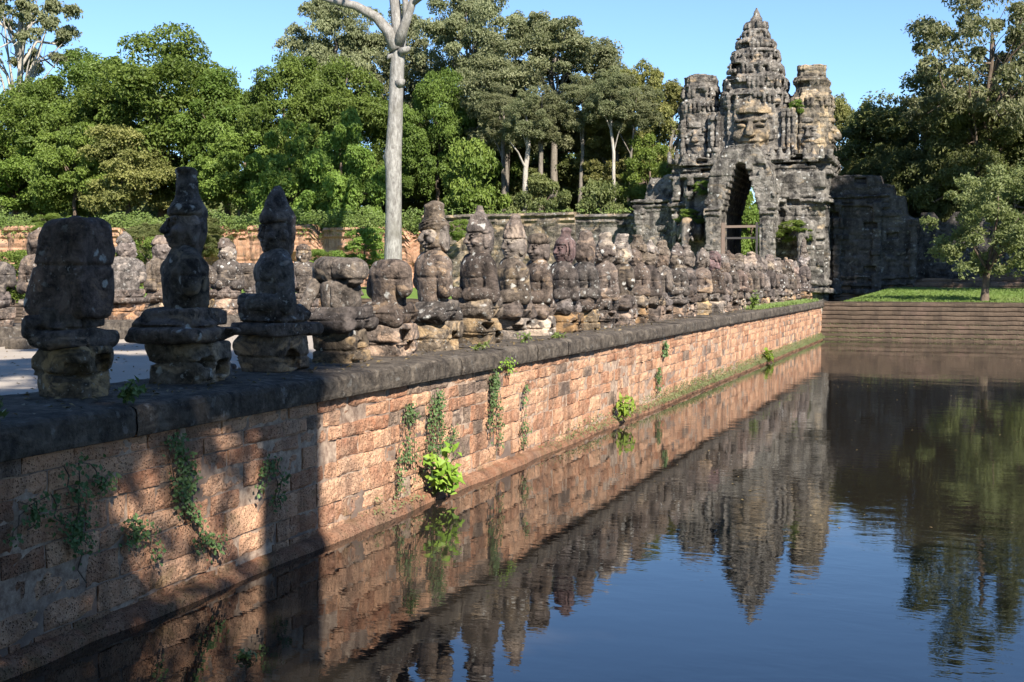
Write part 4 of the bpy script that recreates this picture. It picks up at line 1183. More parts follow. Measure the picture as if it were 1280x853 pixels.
# tree kinds: (crown, trunk, height of crown centre); unit trees about 20 m tall, scaled per tree
KINDS = {}
def kind(key, seed, rx, rz, zc, nl, nf, leaf, mat, bk, r, **k):
    tk = {a: k.pop(a) for a in ('nlimb', 'split', 'wob') if a in k}
    cm, tips = crown_mesh('crown', seed, rx, rz, nl, nf, leaf, M[mat], **k)
    tm = trunk_mesh('trunk', seed + 1, zc + rz * 0.35, r, tips, M[bk], zc, **tk)
    KINDS[key] = (cm, tm, zc)
kind('dome', 1, 7.0, 6.6, 9.5, 90, 64000, 0.36, 'leaf_mid', 'bark', 0.45, hollow=0.5, flat=0.85, lobe=(0.12, 0.34))
kind('dome2', 2, 6.5, 7.2, 9.8, 85, 58000, 0.36, 'leaf_mid', 'bark', 0.4, hollow=0.5, flat=0.9, lobe=(0.12, 0.32))
kind('bright', 3, 5.0, 5.6, 6.2, 70, 48000, 0.33, 'leaf_bright', 'bark', 0.3, hollow=0.45, flat=0.95, lobe=(0.12, 0.34))
kind('low', 23, 5.0, 4.6, 7.4, 70, 44000, 0.33, 'leaf_bright', 'bark', 0.3, hollow=0.45, flat=0.75, lobe=(0.12, 0.34))
kind('low_pale', 24, 5.0, 4.6, 7.4, 70, 44000, 0.33, 'leaf_olive', 'bark', 0.3, hollow=0.45, flat=0.75, lobe=(0.12, 0.34))
kind('tall', 4, 6.8, 5.6, 15.5, 95, 54000, 0.33, 'leaf_grey', 'bark_mid', 0.42, hollow=0.35, flat=0.7, lobe=(0.10, 0.27), nlimb=14)
kind('tall2', 5, 6.0, 6.6, 14.5, 90, 52000, 0.33, 'leaf_grey', 'bark_mid', 0.36, hollow=0.35, flat=0.75, lobe=(0.10, 0.27), nlimb=14)
kind('olive', 6, 5.4, 6.0, 11.0, 85, 45000, 0.33, 'leaf_olive', 'bark_mid', 0.3, hollow=0.35, flat=0.85, lobe=(0.10, 0.27), nlimb=10)
kind('dark', 7, 7.2, 6.2, 9.2, 95, 62000, 0.33, 'leaf_dark', 'bark', 0.5, hollow=0.5, flat=0.85, lobe=(0.10, 0.30))
kind('dark2', 8, 6.2, 5.6, 8.2, 85, 54000, 0.32, 'leaf_dark', 'bark', 0.4, hollow=0.5, flat=0.9, lobe=(0.10, 0.30))
kind('sparse', 9, 6.5, 4.6, 15.0, 60, 20000, 0.33, 'leaf_grey', 'bark_pale', 0.42, hollow=0.4, flat=0.5, lobe=(0.08, 0.20), nlimb=22, split=0.4)
kind('sparse_dark', 12, 6.8, 5.6, 13.5, 80, 28000, 0.33, 'leaf_grey', 'bark', 0.28, hollow=0.35, flat=0.65, lobe=(0.08, 0.24), nlimb=22, split=0.4)
kind('shrub', 10, 2.9, 2.6, 2.5, 40, 18000, 0.24, 'leaf_bright', 'bark', 0.12, hollow=0.4, flat=0.95, lobe=(0.15, 0.4))
kind('bushdark', 11, 3.0, 2.2, 2.1, 40, 18000, 0.24, 'leaf_dark', 'bark', 0.12, hollow=0.4, flat=0.95, lobe=(0.15, 0.4))
kind('overhead', 13, 5.0, 5.0, 12.5, 44, 20000, 0.36, 'leaf_mid', 'bark', 0.3, hollow=0.2, flat=0.9, lobe=(0.16, 0.34))
kind('overhead_mid', 15, 5.0, 5.0, 12.5, 44, 24000, 0.36, 'leaf_mid', 'bark', 0.3, hollow=0.2, flat=0.9, lobe=(0.14, 0.32))
kind('giant', 14, 5.4, 8.5, 19.5, 110, 36000, 0.45, 'leaf_dark', 'bark', 0.5, hollow=0.3, flat=0.9, lobe=(0.10, 0.26))

def gz(x, y):
    return float(far_z(np.array([x]), np.array([y]))[0])
def tree(key, px, y, top_py, half_px, label, group=None, seed=0, z0=None, name='tree', kx=None):
    "a tree standing y metres along on a bearing; its height and spread are worked out in metres"
    x = bearing_x(px, y)
    d = y * math.cos(YAW) - x * math.sin(YAW)
    cm, tm, zc = KINDS[key]
    base = gz(x, y) if z0 is None else z0
    ztop = EYE + (350 - top_py) / FPX * d
    co = np.array([v.co.z for v in cm.vertices]).max() + zc if key not in TOPS else TOPS[key]
    TOPS[key] = co
    sz = (ztop - base) / co
    wid = WIDS.setdefault(key, np.percentile([abs(v.co.x) for v in cm.vertices], 98))
    sx = half_px / FPX * d / wid
    r = tag(empty(name, (x, y, base), seed * 1.7, (sx, sx, sz)), label, 'tree', group)
    link_mesh('trunk', tm, r); link_mesh('crown', cm, r, (0, 0, zc))
    return r
TOPS = {}; WIDS = {}
FG = 'forest trees behind the city wall'
T = [
 # left mass
 ('sparse', 18, 112, -35, 75, 'thin tall tree with open branches against the sky at the upper left corner'),
 ('dome', 205, 112, 34, 92, 'largest domed green tree on the left, behind the topknot statue'),
 ('dome2', 120, 116, 58, 72, 'rounded green tree left of the largest dome'),
 ('dome', 60, 110, 98, 75, 'broad green tree below the thin tall one at the left corner'),
 ('low', 20, 106, 165, 62, 'lower bright green tree at the left edge above the orange wall'),
 ('low', 95, 105, 150, 48, 'bright feathery tree left of the topknot statue'),
 ('low_pale', 160, 106, 158, 55, 'yellowish green low tree in front of the large dome'),
 ('dome2', 285, 113, 88, 66, 'dark green tree on the right flank of the largest dome'),
 ('low', 300, 106, 165, 52, 'low green tree behind the cone headed statue'),
 ('dome2', 365, 112, 62, 58, 'rounded tree left of the white trunk'),
 ('dome', 435, 114, 70, 62, 'rounded green tree just behind the white trunk, on its left'),
 ('bright', 362, 104, 150, 46, 'vine covered bright green tree left of the white trunk'),
 ('bright', 430, 103, 135, 48, 'sunlit leafy mass touching the white trunk on its left'),
 ('tall', 425, 124, -5, 62, 'tall grey green tree rising above the rounded ones left of the white trunk'),
 ('tall2', 500, 126, 10, 55, 'tall greyish tree whose crown spreads behind the forks of the white trunk'),
 # middle
 ('tall', 590, 122, -18, 62, 'tall tree with an open top touching the upper frame right of the white trunk'),
 ('tall', 690, 116, 18, 78, 'wide grey green crown, highest on the right of the middle forest'),
 ('tall2', 635, 113, 45, 52, 'grey green tree with a pale leaning trunk in mid forest'),
 ('tall2', 745, 118, 52, 48, 'grey tree with bare pale twigs on its right shoulder'),
 ('dome2', 545, 114, 85, 48, 'dark rounded tree right of the white trunk'),
 ('dome', 610, 118, 105, 50, 'shaded green tree in the depth of the middle forest'),
 ('olive', 790, 113, 78, 42, 'yellowish slender tree left of the gate'),
 ('olive', 832, 118, 98, 40, 'olive tree with autumn tinted leaves touching the left face tower'),
 ('olive', 765, 108, 150, 38, 'light green young tree above the grey wall left of the gate'),
 ('bright', 812, 106, 165, 36, 'green tree just over the left wing of the gate'),
 ('shrub', 596, 102.5, 176, 46, 'bright round shrub standing on top of the grey wall'),
 ('bushdark', 748, 102, 222, 46, 'dark flat bush on the wall top left of the gate'),
 ('bushdark', 678, 104, 215, 40, 'dim bush in the shade between the pale trunks'),
 ('dark', 530, 122, 150, 60, 'dark undergrowth tree right of the white trunk'),
 ('dark2', 690, 122, 150, 70, 'dark tree filling the depth behind the pale trunks'),
 ('dark2', 610, 126, 130, 60, 'dark tree deep behind the bright round shrub'),
 # seen through the arch and behind the gate
 ('bright', 938, 122, 215, 28, 'bright green tree seen through the archway'),
 ('olive', 880, 128, 120, 40, 'olive tree behind the left face tower'),
 ('olive', 1040, 128, 116, 34, 'pale grey tree peeping out right of the right face tower'),
 # right mass
 ('dark', 1160, 110, 96, 95, 'broad dark tree crown in the middle of the right forest'),
 ('dark2', 1090, 114, 132, 55, 'dark tree beside the right face tower'),
 ('dark', 1250, 108, 118, 80, 'dark wide tree at the right edge below the tall branching one'),
 ('dark2', 1215, 104, 165, 62, 'bushy dark tree above the small light tree'),
 ('dark2', 1120, 103, 178, 45, 'dark bushy tree over the broken top of the right wall'),
 ('sparse_dark', 1222, 100, -28, 84, 'tall tree with dark limbs and open crown in the upper right corner'),
 ('dark', 1205, 101, 124, 72, 'thick dark crown in front of the tall branching tree on the right'),
 ('dark', 1330, 106, 60, 90, 'dark tree partly beyond the right edge of the picture'),
 ('olive', 1075, 108, 195, 34, 'low yellowish tree between the right tower and the dark trees'),
 ('dark2', 1165, 101, 225, 44, 'dark shrubby tree standing behind the broken right wall end'),
 ('dark2', 1265, 99.5, 205, 52, 'dark shrubby tree behind the small light tree at the right edge'),
]
for i, (k, px, y, tp, hp, lab) in enumerate(T):
    tree(k, px, y, tp, hp, lab, FG, i)

# the forest's depth, one mass nobody could count
def leaf_mass(name, fn, n, size, mat, seed, label=None, wid=0.5):
    rs = np.random.RandomState(seed)
    C, N, Tt = fn(rs, n)
    V, F = leaves(C, N, size, rs, wid)
    o = link_mesh(name, mesh_np(name, V, F, mat, False, {'tint': Tt}))
    return tag(o, kind='stuff')
def deep(rs, n):
    x = rs.uniform(-190, 70, n); y = rs.uniform(128, 150, n)
    gap = np.exp(-((x - GX * 1.35) / 9) ** 2)
    hmax = (15 + 6 * vnoise(x, y, x * 0, 0.06, 4) + 3 * vnoise(x, y, x * 0, 0.25, 5)) * (1 - 0.45 * gap)
    z = 3 + hmax * rs.rand(n) ** 0.8
    N = rs.normal(size=(n, 3)) * 0.6 + np.array([0.2, -0.5, 0.6])
    return np.stack([x, y, z], 1), N, np.clip(0.4 + 0.5 * vnoise(x, y, z, 0.3, 6) + rs.normal(size=n) * 0.15, 0, 1)
leaf_mass('distant_forest', deep, 110000, 1.1, M['leaf_dark'], 1, wid=0.7)
def under(rs, n):
    x = np.where(rs.rand(n) < 0.975, rs.uniform(-135, -44, n), rs.uniform(-44, -22, n)); y = 97.3 + rs.uniform(-0.25, 6.5, n) ** 1.0
    gap = (np.abs(x - GX) < 6.8)
    h = 1.3 + 1.9 * vnoise(x, y, x * 0, 0.16, 14) + 0.8 * vnoise(x, y, x * 0, 0.7, 15)
    h = np.clip(h, 0.3, 3.6) * np.where(x < -43, 1.0, 0.25)
    z = np.where(x < -44, np.where(y < 99, 7.9 + 0.012 * (-45 - x) - 0.45 * (97.4 - np.minimum(y, 97.4)) * 6, 7.3), np.where(y < 98.6, 8.9, 7.2)) + h * rs.rand(n)
    N = rs.normal(size=(n, 3)) * 0.5 + np.array([0.2, -0.4, 0.7])
    return np.stack([x, y, z], 1)[~gap], N[~gap], np.clip(0.5 + 0.4 * vnoise(x, y, z, 0.5, 16) + rs.normal(size=n) * 0.2, 0, 1)[~gap]
leaf_mass('undergrowth', under, 75000, 0.26, M['grassblade'], 2)
def under_r(rs, n):
    x = rs.uniform(-3, 45, n); y = 98.2 + rs.uniform(0, 4, n)
    h = np.clip(1.5 + 1.5 * vnoise(x, y, x * 0, 0.3, 24), 0.1, 4)
    z = 5.6 + h * rs.rand(n)
    return np.stack([x, y, z], 1), rs.normal(size=(n, 3)) * 0.5 + np.array([0, -0.3, 0.7]), rs.rand(n)
leaf_mass('undergrowth', under_r, 7000, 0.34, M['leaf_dark'], 3)

# ---- the bare white trunk with its forks near the top of the picture
def white_tree():
    y = 84.0; x = bearing_x(491, y); d = y * math.cos(YAW) - x * math.sin(YAW)
    s = d / FPX
    r = tag(empty('tree', (x, y, 1.9)), 'tall pale white trunk with bare forking limbs behind the headless statue', 'tree')
    Z = lambda py: EYE + (350 - py) * s - 1.9
    X = lambda px: (px - 491) * s / math.cos(YAW)
    mb = MB()
    pys = [440, 400, 320, 280, 240, 215, 196, 180, 150, 120, 92, 70, 52]
    rad = [15, 12.4, 11.0, 10.2, 9.8, 10.0, 11.0, 10, 9.3, 8.9, 8.9, 8.8, 9.6]
    off = [0, 0, 0, 0.3, 0.6, 0, -1.2, 0, 1.5, 2.2, 3.2, 4, 4.5]
    mb.tube([(X(491 + o), 0.05 * i, Z(p)) for i, (p, o) in enumerate(zip(pys, off))], [q * s for q in rad], 18)
    def limb(pts, rr): mb.tube([(X(a), b, Z(c)) for a, b, c in pts], [q * s for q in rr], 9)
    limb([(495, 0.3, 66), (487, 0.2, 44), (474, -0.3, 26), (452, -0.8, 12), (424, -1.2, 4), (395, -1.5, -8), (372, -1.8, -30)], [9, 7.6, 6.2, 5.4, 4.6, 3.8, 2.4])
    limb([(496, 0.4, 62), (494, 0.6, 30), (490, 0.7, 0), (488, 0.9, -40), (484, 1.0, -90)], [8.5, 7.2, 6.6, 5.6, 3])
    limb([(497, 0.3, 60), (506, 0.2, 38), (514, 0.2, 18), (520, 0.2, 0), (530, 0.4, -40), (542, 0.6, -85)], [8, 6, 5, 4.4, 3.4, 2])
    limb([(507, 0.2, 34), (508, 0.2, 10), (502, 0.4, -20), (505, .5, -50)], [4.2, 4, 3.4, 2])
    limb([(516, 0.2, 12), (536, -0.2, 3), (552, -0.4, -8)], [3.6, 3, 1.6])
    for px, py, q in ((481, 197, 5), (503, 105, 4.5), (487, 72, 5), (509, 66, 4), (497, 155, 3.2)):
        limb([(492 + (px - 492) * 0.5, 0.25, py + 3), (px, 0.25, py), (px + (px - 492) * 0.22, 0.2, py - 2)], [q * 1.5, q, q * 0.45])
    mb.build('trunk', M['bark_white'], r, smooth=True)
    cm, tips = crown_mesh('crown', 77, 9, 4.2, 34, 7000, 0.5, M['leaf_grey'], lobe=(0.16, 0.28), hollow=0.4, flat=0.3)
    link_mesh('crown', cm, r, (0.5, 0, Z(-150)))
white_tree()

# ---- pale trunks standing in the forest edge
def pale_pole(px, y, py1, r, lean, label):
    x = bearing_x(px, y); d = y * math.cos(YAW) - x * math.sin(YAW); base = gz(x, y)
    h = EYE + (350 - py1) / FPX * d - base
    t = tag(empty('tree', (x, y, base)), label, 'tree', 'slim pale trunks at the forest edge')
    rs = np.random.RandomState(int(px))
    mb = MB(); pts = [(lean * q * h + rs.normal() * 0.06, rs.normal() * 0.06, q * h) for q in np.linspace(-0.02, 1, 8)]
    mb.tube(pts, [r * (1.15 - 0.5 * q) for q in np.linspace(0, 1, 8)], 8)
    for k in range(3):
        b = Vector(pts[5 + k % 3]); e = b + Vector((rs.normal() * 0.9, rs.normal() * 0.9, rs.uniform(2.0, 3.4)))
        mb.tube([b, (b + e) / 2 + Vector((0, 0, 0.3)), e], [r * 0.4, r * 0.3, r * 0.1], 5, cap=False)
    mb.build('trunk', M['bark_pale' if px in (651, 772) else 'bark_mid'], t, smooth=True)
    cm, tm, zc = KINDS['tall2']
    link_mesh('crown', cm, t, (lean * h, 0, h + 1.0), rs.rand() * 6, (0.42, 0.42, 0.42))
pale_pole(651, 103.5, 165, 0.30, 0.06, 'leaning pale trunk right of the bright round shrub')
pale_pole(632, 106, 160, 0.26, -0.02, 'dim straight trunk behind the bright round shrub')
pale_pole(674, 105, 165, 0.27, 0.02, 'dark straight trunk right of the leaning pale one')
pale_pole(722, 106, 150, 0.2, 0.05, 'slim pale trunk in the right half of the middle forest')
pale_pole(772, 104.5, 140, 0.18, -0.06, 'slender light stem left of the gate')
pale_pole(786, 105.5, 150, 0.14, 0.02, 'thinnest light stem closest to the gate')

# ---- small light tree on the far bank
cm, tips = crown_mesh('crown', 31, 3.15, 3.3, 75, 17000, 0.20, M['leaf_light'], lobe=(0.10, 0.26), hollow=0.3, flat=0.8, up=0.2)
xb = bearing_x(1230, 69.6)
st = tag(empty('tree', (xb, 69.6, gz(xb, 69.6)), 0.4), 'small light green tree with a short brown trunk, alone on the grassy bank', 'tree')
rs = np.random.RandomState(8); mb = MB()
mb.tube([(0, 0, -0.2), (0.02, 0, 0.1), (0.05, 0, 0.7), (0.10, 0.02, 1.3), (0.14, 0.0, 1.75)], [0.30, 0.24, 0.19, 0.17, 0.16], 10)
for k in range(11):
    t_ = tips[(k * 3) % len(tips)] + np.array([0.2, 0, 4.1]); b = np.array([0.13, 0, 1.6 + 0.03 * k])
    m = b + (t_ - b) * 0.5 + np.array([rs.normal() * 0.2, rs.normal() * 0.2, 0.35])
    mb.tube([b, (b + m) / 2, m, t_], [0.085, 0.07, 0.05, 0.015], 6, cap=False)
mb.build('trunk', M['bark'], st, smooth=True); link_mesh('crown', cm, st, (0.2, 0, 4.1))

# ---- trees behind the camera's bank that shade the near statues, and an unseen row added against skylight
def shade_tree(key, x, y, h, sx, label, rz, cz=None, csz=1.0):
    cm, tm, zc = KINDS[key]
    co = TOPS.get(key) or (np.array([v.co.z for v in cm.vertices]).max() + zc)
    k = h / co
    r = tag(empty('tree', (x, y, 1.5), rz), label, 'tree')
    link_mesh('trunk', tm, r, s=(sx, sx, k)); link_mesh('crown', cm, r, (0, 0, zc * k if cz is None else cz - 1.5), 0, (sx, sx, k if cz is None else csz))
    return r
shade_tree('overhead_mid', 2.6, -4.4, 21, 1.0, 'leafy tree on the near bank that throws shade over the nearest statues', 0.3, 15.9, 0.92)
shade_tree('overhead', 5.7, -7.1, 25, 1.0, 'second leafy tree on the near bank, farther from the causeway', 1.3, 22.2, 0.9)
for i, (x, y, h) in enumerate(((16, -12, 20), (22, -4, 21), (-4, -14, 19), (-14, -12, 20), (3, -20, 22), (-24, -10, 19), (14, -22, 22), (13, -2.5, 16.5), (31, -3, 24), (41, -5, 25), (28, -11, 24))):  # unseen row, added to keep skylight out of the near shade
    shade_tree(('dome', 'dome2', 'dark')[i % 3], x, y, h, 1.0, 'unseen bushy tree in the row added behind the photographer to block skylight', i)['group'] = 'added skylight blocking trees along the near bank'
tall = tag(empty('tree', (3.45, 1.35, 1.4)), 'tall straight bare trunk on the near bank whose shadow falls across the wall', 'tree')
mb = MB(); mb.tube([(0, 0, -0.4), (0, 0, 1), (0.02, 0, 6), (0, 0.03, 12), (0.0, 0, 17), (0.1, 0, 20)], [0.75, 0.56, 0.50, 0.48, 0.45, 0.35], 16)
mb.build('trunk', M['bark_white'], tall, smooth=True)
link_mesh('crown', KINDS['overhead'][0], tall, (0, 0, 21.5), 1.0, (0.8, 0.8, 0.7))
shade_tree('giant', 13.0, 77.2, 33, 0.95, 'very tall dark tree on the grass beyond the right edge, shading the wall', 1.0)
shade_tree('giant', 21.5, 80, 30, 1.0, 'second very tall dark tree on the grass beyond the right edge', 2.0)

# ---- creepers and small plants on the moat wall (real leaves standing off the stones)
def creeper(y, z0, z1, w, n, mat, label, seed, leaf=0.05, droop=0.0, name='creeper', cat='creeper', group='creepers hanging on the moat wall'):
    rs = np.random.RandomState(seed)
    r = tag(empty(name, (XW, y, z0)), label, cat, group)
    k = max(3, int(w / 0.055)); C = []; mb = MB()
    for i in range(k):
        yy = rs.uniform(-w * 0.65, w * 0.65); zt = 0; zb = (z1 - z0) * (1.0 if i == 0 else rs.uniform(0.2, 1.0))
        m = 9; q = np.linspace(0, 1, m)
        py = yy + np.cumsum(rs.normal(size=m)) * 0.05 + droop * q; pz = zt + (zb - zt) * q; pxx = 0.05 + 0.03 * rs.rand(m)
        mb.tube([(a, b, c) for a, b, c in zip(pxx, py, pz)], [0.006] * m, 4, cap=False)
        t = rs.rand(n // k) ** 0.85
        t = t[rs.rand(len(t)) < np.clip(0.55 + 0.9 * vnoise(t * 4, t * 0 + i, t * 0 + seed, 1.0, 3), 0.05, 1)]
        C.append(np.stack([0.06 + 0.07 * rs.rand(len(t)), np.interp(t, q, py) + rs.normal(size=len(t)) * 0.075, np.interp(t, q, pz) + rs.normal(size=len(t)) * 0.04], 1))
    C = np.vstack(C); N = rs.normal(size=C.shape) * 0.4 + np.array([0.9, -0.15, 0.35])
    V, F = leaves(C, N, leaf, rs, 0.75)
    link_mesh('foliage', mesh_np('foliage', V, F, M[mat], False, {'tint': rs.rand(len(C))}), r)
    mb.build('stems', M['bark'], r)
    return r
def ywall(px): return -XW / math.tan(YAW + math.atan((640 - px) / FPX))
def zwall(px, py):
    y = ywall(px); d = y * math.cos(YAW) - XW * math.sin(YAW); return EYE + (350 - py) * d / FPX
def cr(px, pt, pb, w, n, mat, label, seed, **k): creeper(ywall(px), zwall(px, pt), zwall(px, pb), w, n, mat, label, seed, **k)
cr(505, 505, 612, 0.28, 650, 'ivy', 'thick ivy strand hanging left of the lime green plant', 1)
cr(540, 488, 592, 0.34, 700, 'ivy', 'dense ivy strand directly above the lime green plant', 2)
cr(560, 530, 575, 0.16, 260, 'ivy', 'short ivy tuft right above the lime green plant', 3)
cr(607, 468, 568, 0.40, 800, 'ivy', 'long ivy curtain hanging below the sixth statue, right of the lime green plant', 4)
cr(650, 525, 562, 0.18, 220, 'ivy', 'small ivy tuft alone right of the long ivy curtain', 5)
cr(655, 478, 520, 0.10, 80, 'ivy', 'thin wisp of ivy high on the sunlit wall', 15)
cr(203, 545, 672, 0.14, 500, 'ivy', 'long shaded ivy strand below the topknot statue', 6, droop=0.25)
cr(165, 650, 712, 0.12, 240, 'ivy', 'short shaded ivy strand low on the wall, left of the long shaded one', 7)
cr(85, 580, 735, 0.20, 500, 'ivy', 'dark ivy strand in deep shade at the left', 8)
cr(50, 620, 665, 0.24, 260, 'ivy', 'dim ivy clump near the left frame edge', 9)
cr(335, 575, 640, 0.24, 330, 'ivy', 'shaded ivy clump below the cone headed statue', 10)
cr(250, 668, 705, 0.16, 140, 'ivy', 'small dim ivy clump near the waterline in shade', 20)
cr(829, 430, 448, 0.3, 160, 'ivy', 'small green tuft growing high on the far sunlit wall', 11, leaf=0.09)
cr(822, 462, 492, 0.35, 170, 'ivy', 'withered creeper patch on the wall right of the far lime plant', 12, leaf=0.08)
cr(628, 452, 468, 0.3, 160, 'lime', 'small bright weed drooping over the coping edge', 13)

def tuft(x, y, z, h, n, mat, label, seed, leaf=0.16, spread=0.25, name='plant', cat='plant', group=None, wid=0.4, out=(0.4, -0.1, 0.6), stem=True):
    rs = np.random.RandomState(seed)
    r = tag(empty(name, (x, y, z)), label, cat, group)
    mb = MB(); C = []; N = []
    for i in range(max(4, n // 8)):
        a = rs.uniform(0, 2 * math.pi); rr = spread * math.sqrt(rs.rand())
        e = np.array([abs(rr * math.cos(a)) + 0.08 * out[0], rr * math.sin(a), h * rs.uniform(0.25, 1.0)])
        mb.tube([(0, 0, -0.02), tuple(e * np.array([0.4, 0.4, 0.55])), tuple(e)], [0.010, 0.008, 0.004], 4, cap=False)
        for j in range(8):
            t = rs.uniform(0.35, 1.05); C.append(e * t * np.array([1, 1, 1]) + rs.normal(size=3) * 0.3 * leaf); N.append(np.array(out) + rs.normal(size=3) * 0.45)
    C = np.array(C); N = np.array(N)
    V, F = leaves(C, N, leaf, rs, wid, 0.4)
    link_mesh('foliage', mesh_np('foliage', V, F, M[mat], False, {'tint': rs.rand(len(C))}), r)
    mb.build('stems', M['ivy'] if mat != 'grassblade' else M['grassblade'], r)
    return r
def foot(px, dx=0.0): return XW + 0.14 + dx, ywall(px)
x, y = foot(530); tuft(x, y, 0.10, 0.85, 105, 'lime', 'broad leaved lime green plant growing at the foot of the sunlit wall', 1, 0.19, 0.36, wid=0.42, out=(0.6, -0.4, 0.5))
x, y = foot(766); tuft(x, y, 0.12, 0.62, 80, 'lime', 'second lime green plant, smaller and farther along the wall foot', 2, 0.19, 0.34, wid=0.42, out=(0.7, -0.3, 0.5))
x, y = foot(953); tuft(x, y, 0.12, 0.40, 60, 'lime', 'farthest little green plant at the foot of the wall', 3, 0.22, 0.25, wid=0.5)
tuft(-7.48, ypx(148) * 0.90, ZT, 0.22, 60, 'ivy', 'dark leafy plant on the coping at the foot of the nearest slab statue', 4, 0.085, 0.14, wid=0.7)
tuft(-7.5, 7.7, ZT, 0.22, 40, 'ivy', 'dark leafy sprig on the coping at the left frame edge', 14, 0.08, 0.12, wid=0.7)
tuft(-7.7, ypx(610), ZT, 0.18, 40, 'grassblade', 'little weed below the spiky crowned statue', 5, 0.10, 0.2)
tuft(-7.7, ypx(548), ZT, 0.10, 50, 'grassblade', 'low grass tuft on the coping by the column headed statue', 6, 0.08, 0.3)
tuft(-7.75, ypx(652), ZT, 0.12, 60, 'grassblade', 'grass tuft on the coping by the smiling crowned statue', 7, 0.09, 0.3)
tuft(-7.7, ypx(918), ZT, 0.75, 110, 'leaf_bright', 'upright green weed among the far statues near the archway', 8, 0.15, 0.25)
xw, yw = XW + 0.9, 8.35
tuft(-5.75, 8.6, 0.0, 0.07, 12, 'ivy', 'small floating green water plant near the lower left corner', 9, 0.10, 0.12, wid=0.25)
# moss and grass along the footing, grass tufts at the end of the coping, turf blades on the bank
def moss(rs, n):
    y = 13.5 + 53.5 * rs.rand(n) ** 0.75
    den = np.clip(vnoise(y, y * 0, y * 0, 0.35, 8) * 1.4 + 0.25 + (y - 22) / 22, 0, 1.2)
    k = rs.rand(n) < den; y = y[k]; m = len(y)
    u = rs.rand(m)
    return np.stack([XW + 0.03 + 0.22 * u, y, 0.19 - 0.10 * u + 0.09 * rs.rand(m) ** 2 + 0.14 * np.maximum(0, 1 - u * 3)], 1), rs.normal(size=(m, 3)) * 0.5 + np.array([0.7, -0.2, 0.6]), np.clip(0.5 + 0.4 * vnoise(y, y * 0, y * 0, 1.2, 9) + rs.normal(size=m) * 0.2, 0, 1)
leaf_mass('moss', moss, 17000, 0.05, M['moss'], 4, wid=0.5)
def bmoss(rs, n):
    x = rs.uniform(-7.2, 30, n); k = rs.rand(n) < np.clip(vnoise(x, x * 0, x * 0, 0.5, 18) + 0.5, 0.05, 1); x = x[k]; m = len(x)
    lev = np.floor(4 * rs.rand(m) ** 2.2)
    return np.stack([x, Y1 - 0.52 + lev * 0.085, 0.10 + lev * 0.235 + 0.06 * rs.rand(m)], 1), rs.normal(size=(m, 3)) * 0.5 + np.array([0, -0.8, 0.5]), rs.rand(m)
leaf_mass('bank_moss', bmoss, 5200, 0.07, M['moss'], 14, wid=0.4)
def cgrass(rs, n):
    y = 47 + 20 * rs.rand(n); x = -7.45 - 0.7 * rs.rand(n); return np.stack([x, y, ZT + 0.14 * rs.rand(n) ** 1.5], 1), rs.normal(size=(n, 3)) * 0.6 + np.array([0.7, -0.5, 0.4]), rs.rand(n)
leaf_mass('ledge_grass', cgrass, 3500, 0.14, M['grassblade'], 5, wid=0.25)
def bgrass(rs, n):
    x = rs.uniform(-7, 30, n); y = 67.9 + 27 * rs.rand(n) ** 1.3
    z = far_z(x, y)
    return np.stack([x, y, z + 0.06], 1), rs.normal(size=(n, 3)) * 0.5 + np.array([0.5, -0.8, 0.2]), np.clip(0.5 + 0.5 * vnoise(x, y, x * 0, 0.5, 10), 0, 1)
leaf_mass('bank_grass', bgrass, 22000, 0.20, M['grassblade'], 6, wid=0.3)
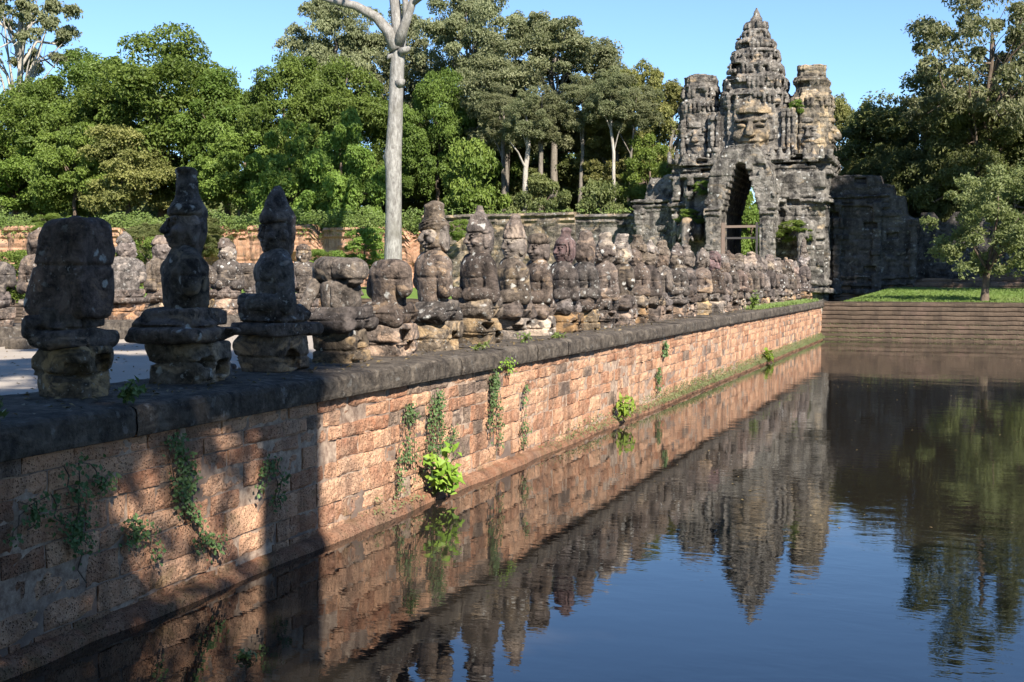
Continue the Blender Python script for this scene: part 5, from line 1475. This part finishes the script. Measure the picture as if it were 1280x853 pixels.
# shrubs that have taken root on the gate and in front of the wall
def bush(px, y, py, s, label, key='shrub', sz=1.0, name='shrub'):
    x = bearing_x(px, y); d = y * math.cos(YAW) - x * math.sin(YAW)
    cm, tm, zc = KINDS[key]
    r = tag(empty(name, (x, y, EYE + (350 - py) / FPX * d - zc * s), px * 0.1, (s, s, s * sz)), label, 'shrub')
    link_mesh('stem', tm, r); link_mesh('foliage', cm, r, (0, 0, zc))
bush(992, 91.2, 284, 0.45, 'light green shrub rooted in the broken masonry right of the archway', 'shrub', 0.7)
bush(862, 92.2, 268, 0.36, 'green shrub growing on the ledge above the left elephant', 'shrub', 0.7)
bush(876, 92.4, 236, 0.22, 'small plant sprouting high on the left corner of the gate')
bush(993, 94.2, 136, 0.20, 'small plant rooted on the right face tower')
bush(455, 90, 312, 0.75, 'sunlit bush growing in front of the orange wall left of the white trunk')
bush(405, 91, 330, 0.5, 'low green plant in front of the orange wall behind the broad headless shoulders')
bush(572, 94.5, 288, 0.36, 'little bush clinging to the grey wall behind the column headed statue')
bush(16, 46, 345, 0.5, 'light green bush behind the far statue at the left edge')
bush(186, 56, 328, 0.55, 'light green bush behind the far statues beside the topknot statue')
bush(105, 96.2, 283, 0.62, 'leafy bush spilling over the orange wall at left, below the grass', 'shrub', 0.8)
bush(62, 96.6, 280, 0.5, 'bright grassy bush hanging from the orange wall top at left', 'shrub', 0.9)
bush(255, 95, 292, 0.42, 'dark bush filling the gap behind the topknot statue', 'dark2', 0.9)
bush(190, 95.5, 300, 0.40, 'dark green bush hanging over the orange wall left of the topknot statue', 'dark2', 0.9)

# drifting bits on the water, dry leaves on the road and the coping
def drift(rs, n):
    cx = np.array([(3.0, 52.0), (-2.6, 38.0), (1.0, 33.0), (-4.5, 20.0), (0.6, 26.0), (-1.5, 17.0)])
    k = rs.randint(0, len(cx), n); c = cx[k]
    a = rs.normal(size=(n, 2)) * np.array([1.6, 1.0]); m = rs.rand(n) < 0.25
    x = np.where(m, rs.uniform(-6, 3, n), c[:, 0] + a[:, 0]); y = np.where(m, rs.uniform(9, 60, n), c[:, 1] + a[:, 1])
    return np.stack([x, y, 0.006 + 0.004 * rs.rand(n)], 1), rs.normal(size=(n, 3)) * 0.06 + np.array([0, 0, 1]), rs.rand(n)
leaf_mass('floating_leaves', drift, 160, 0.05, M['litter'], 7, wid=0.6)
def litter(rs, n):
    k = rs.rand(n) < 0.55
    x = np.where(k, rs.uniform(XF + 1, -9.3, n), rs.uniform(-9.0, -7.4, n)); y = np.where(k, rs.uniform(8, 60, n), 6 + 50 * rs.rand(n) ** 1.5)
    return np.stack([x, y, np.where(k, ZR + 0.05, ZT + 0.015)], 1), rs.normal(size=(n, 3)) * 0.25 + np.array([0, 0, 1]), rs.rand(n)
leaf_mass('fallen_leaves', litter, 2600, 0.07, M['litter'], 8, wid=0.6)
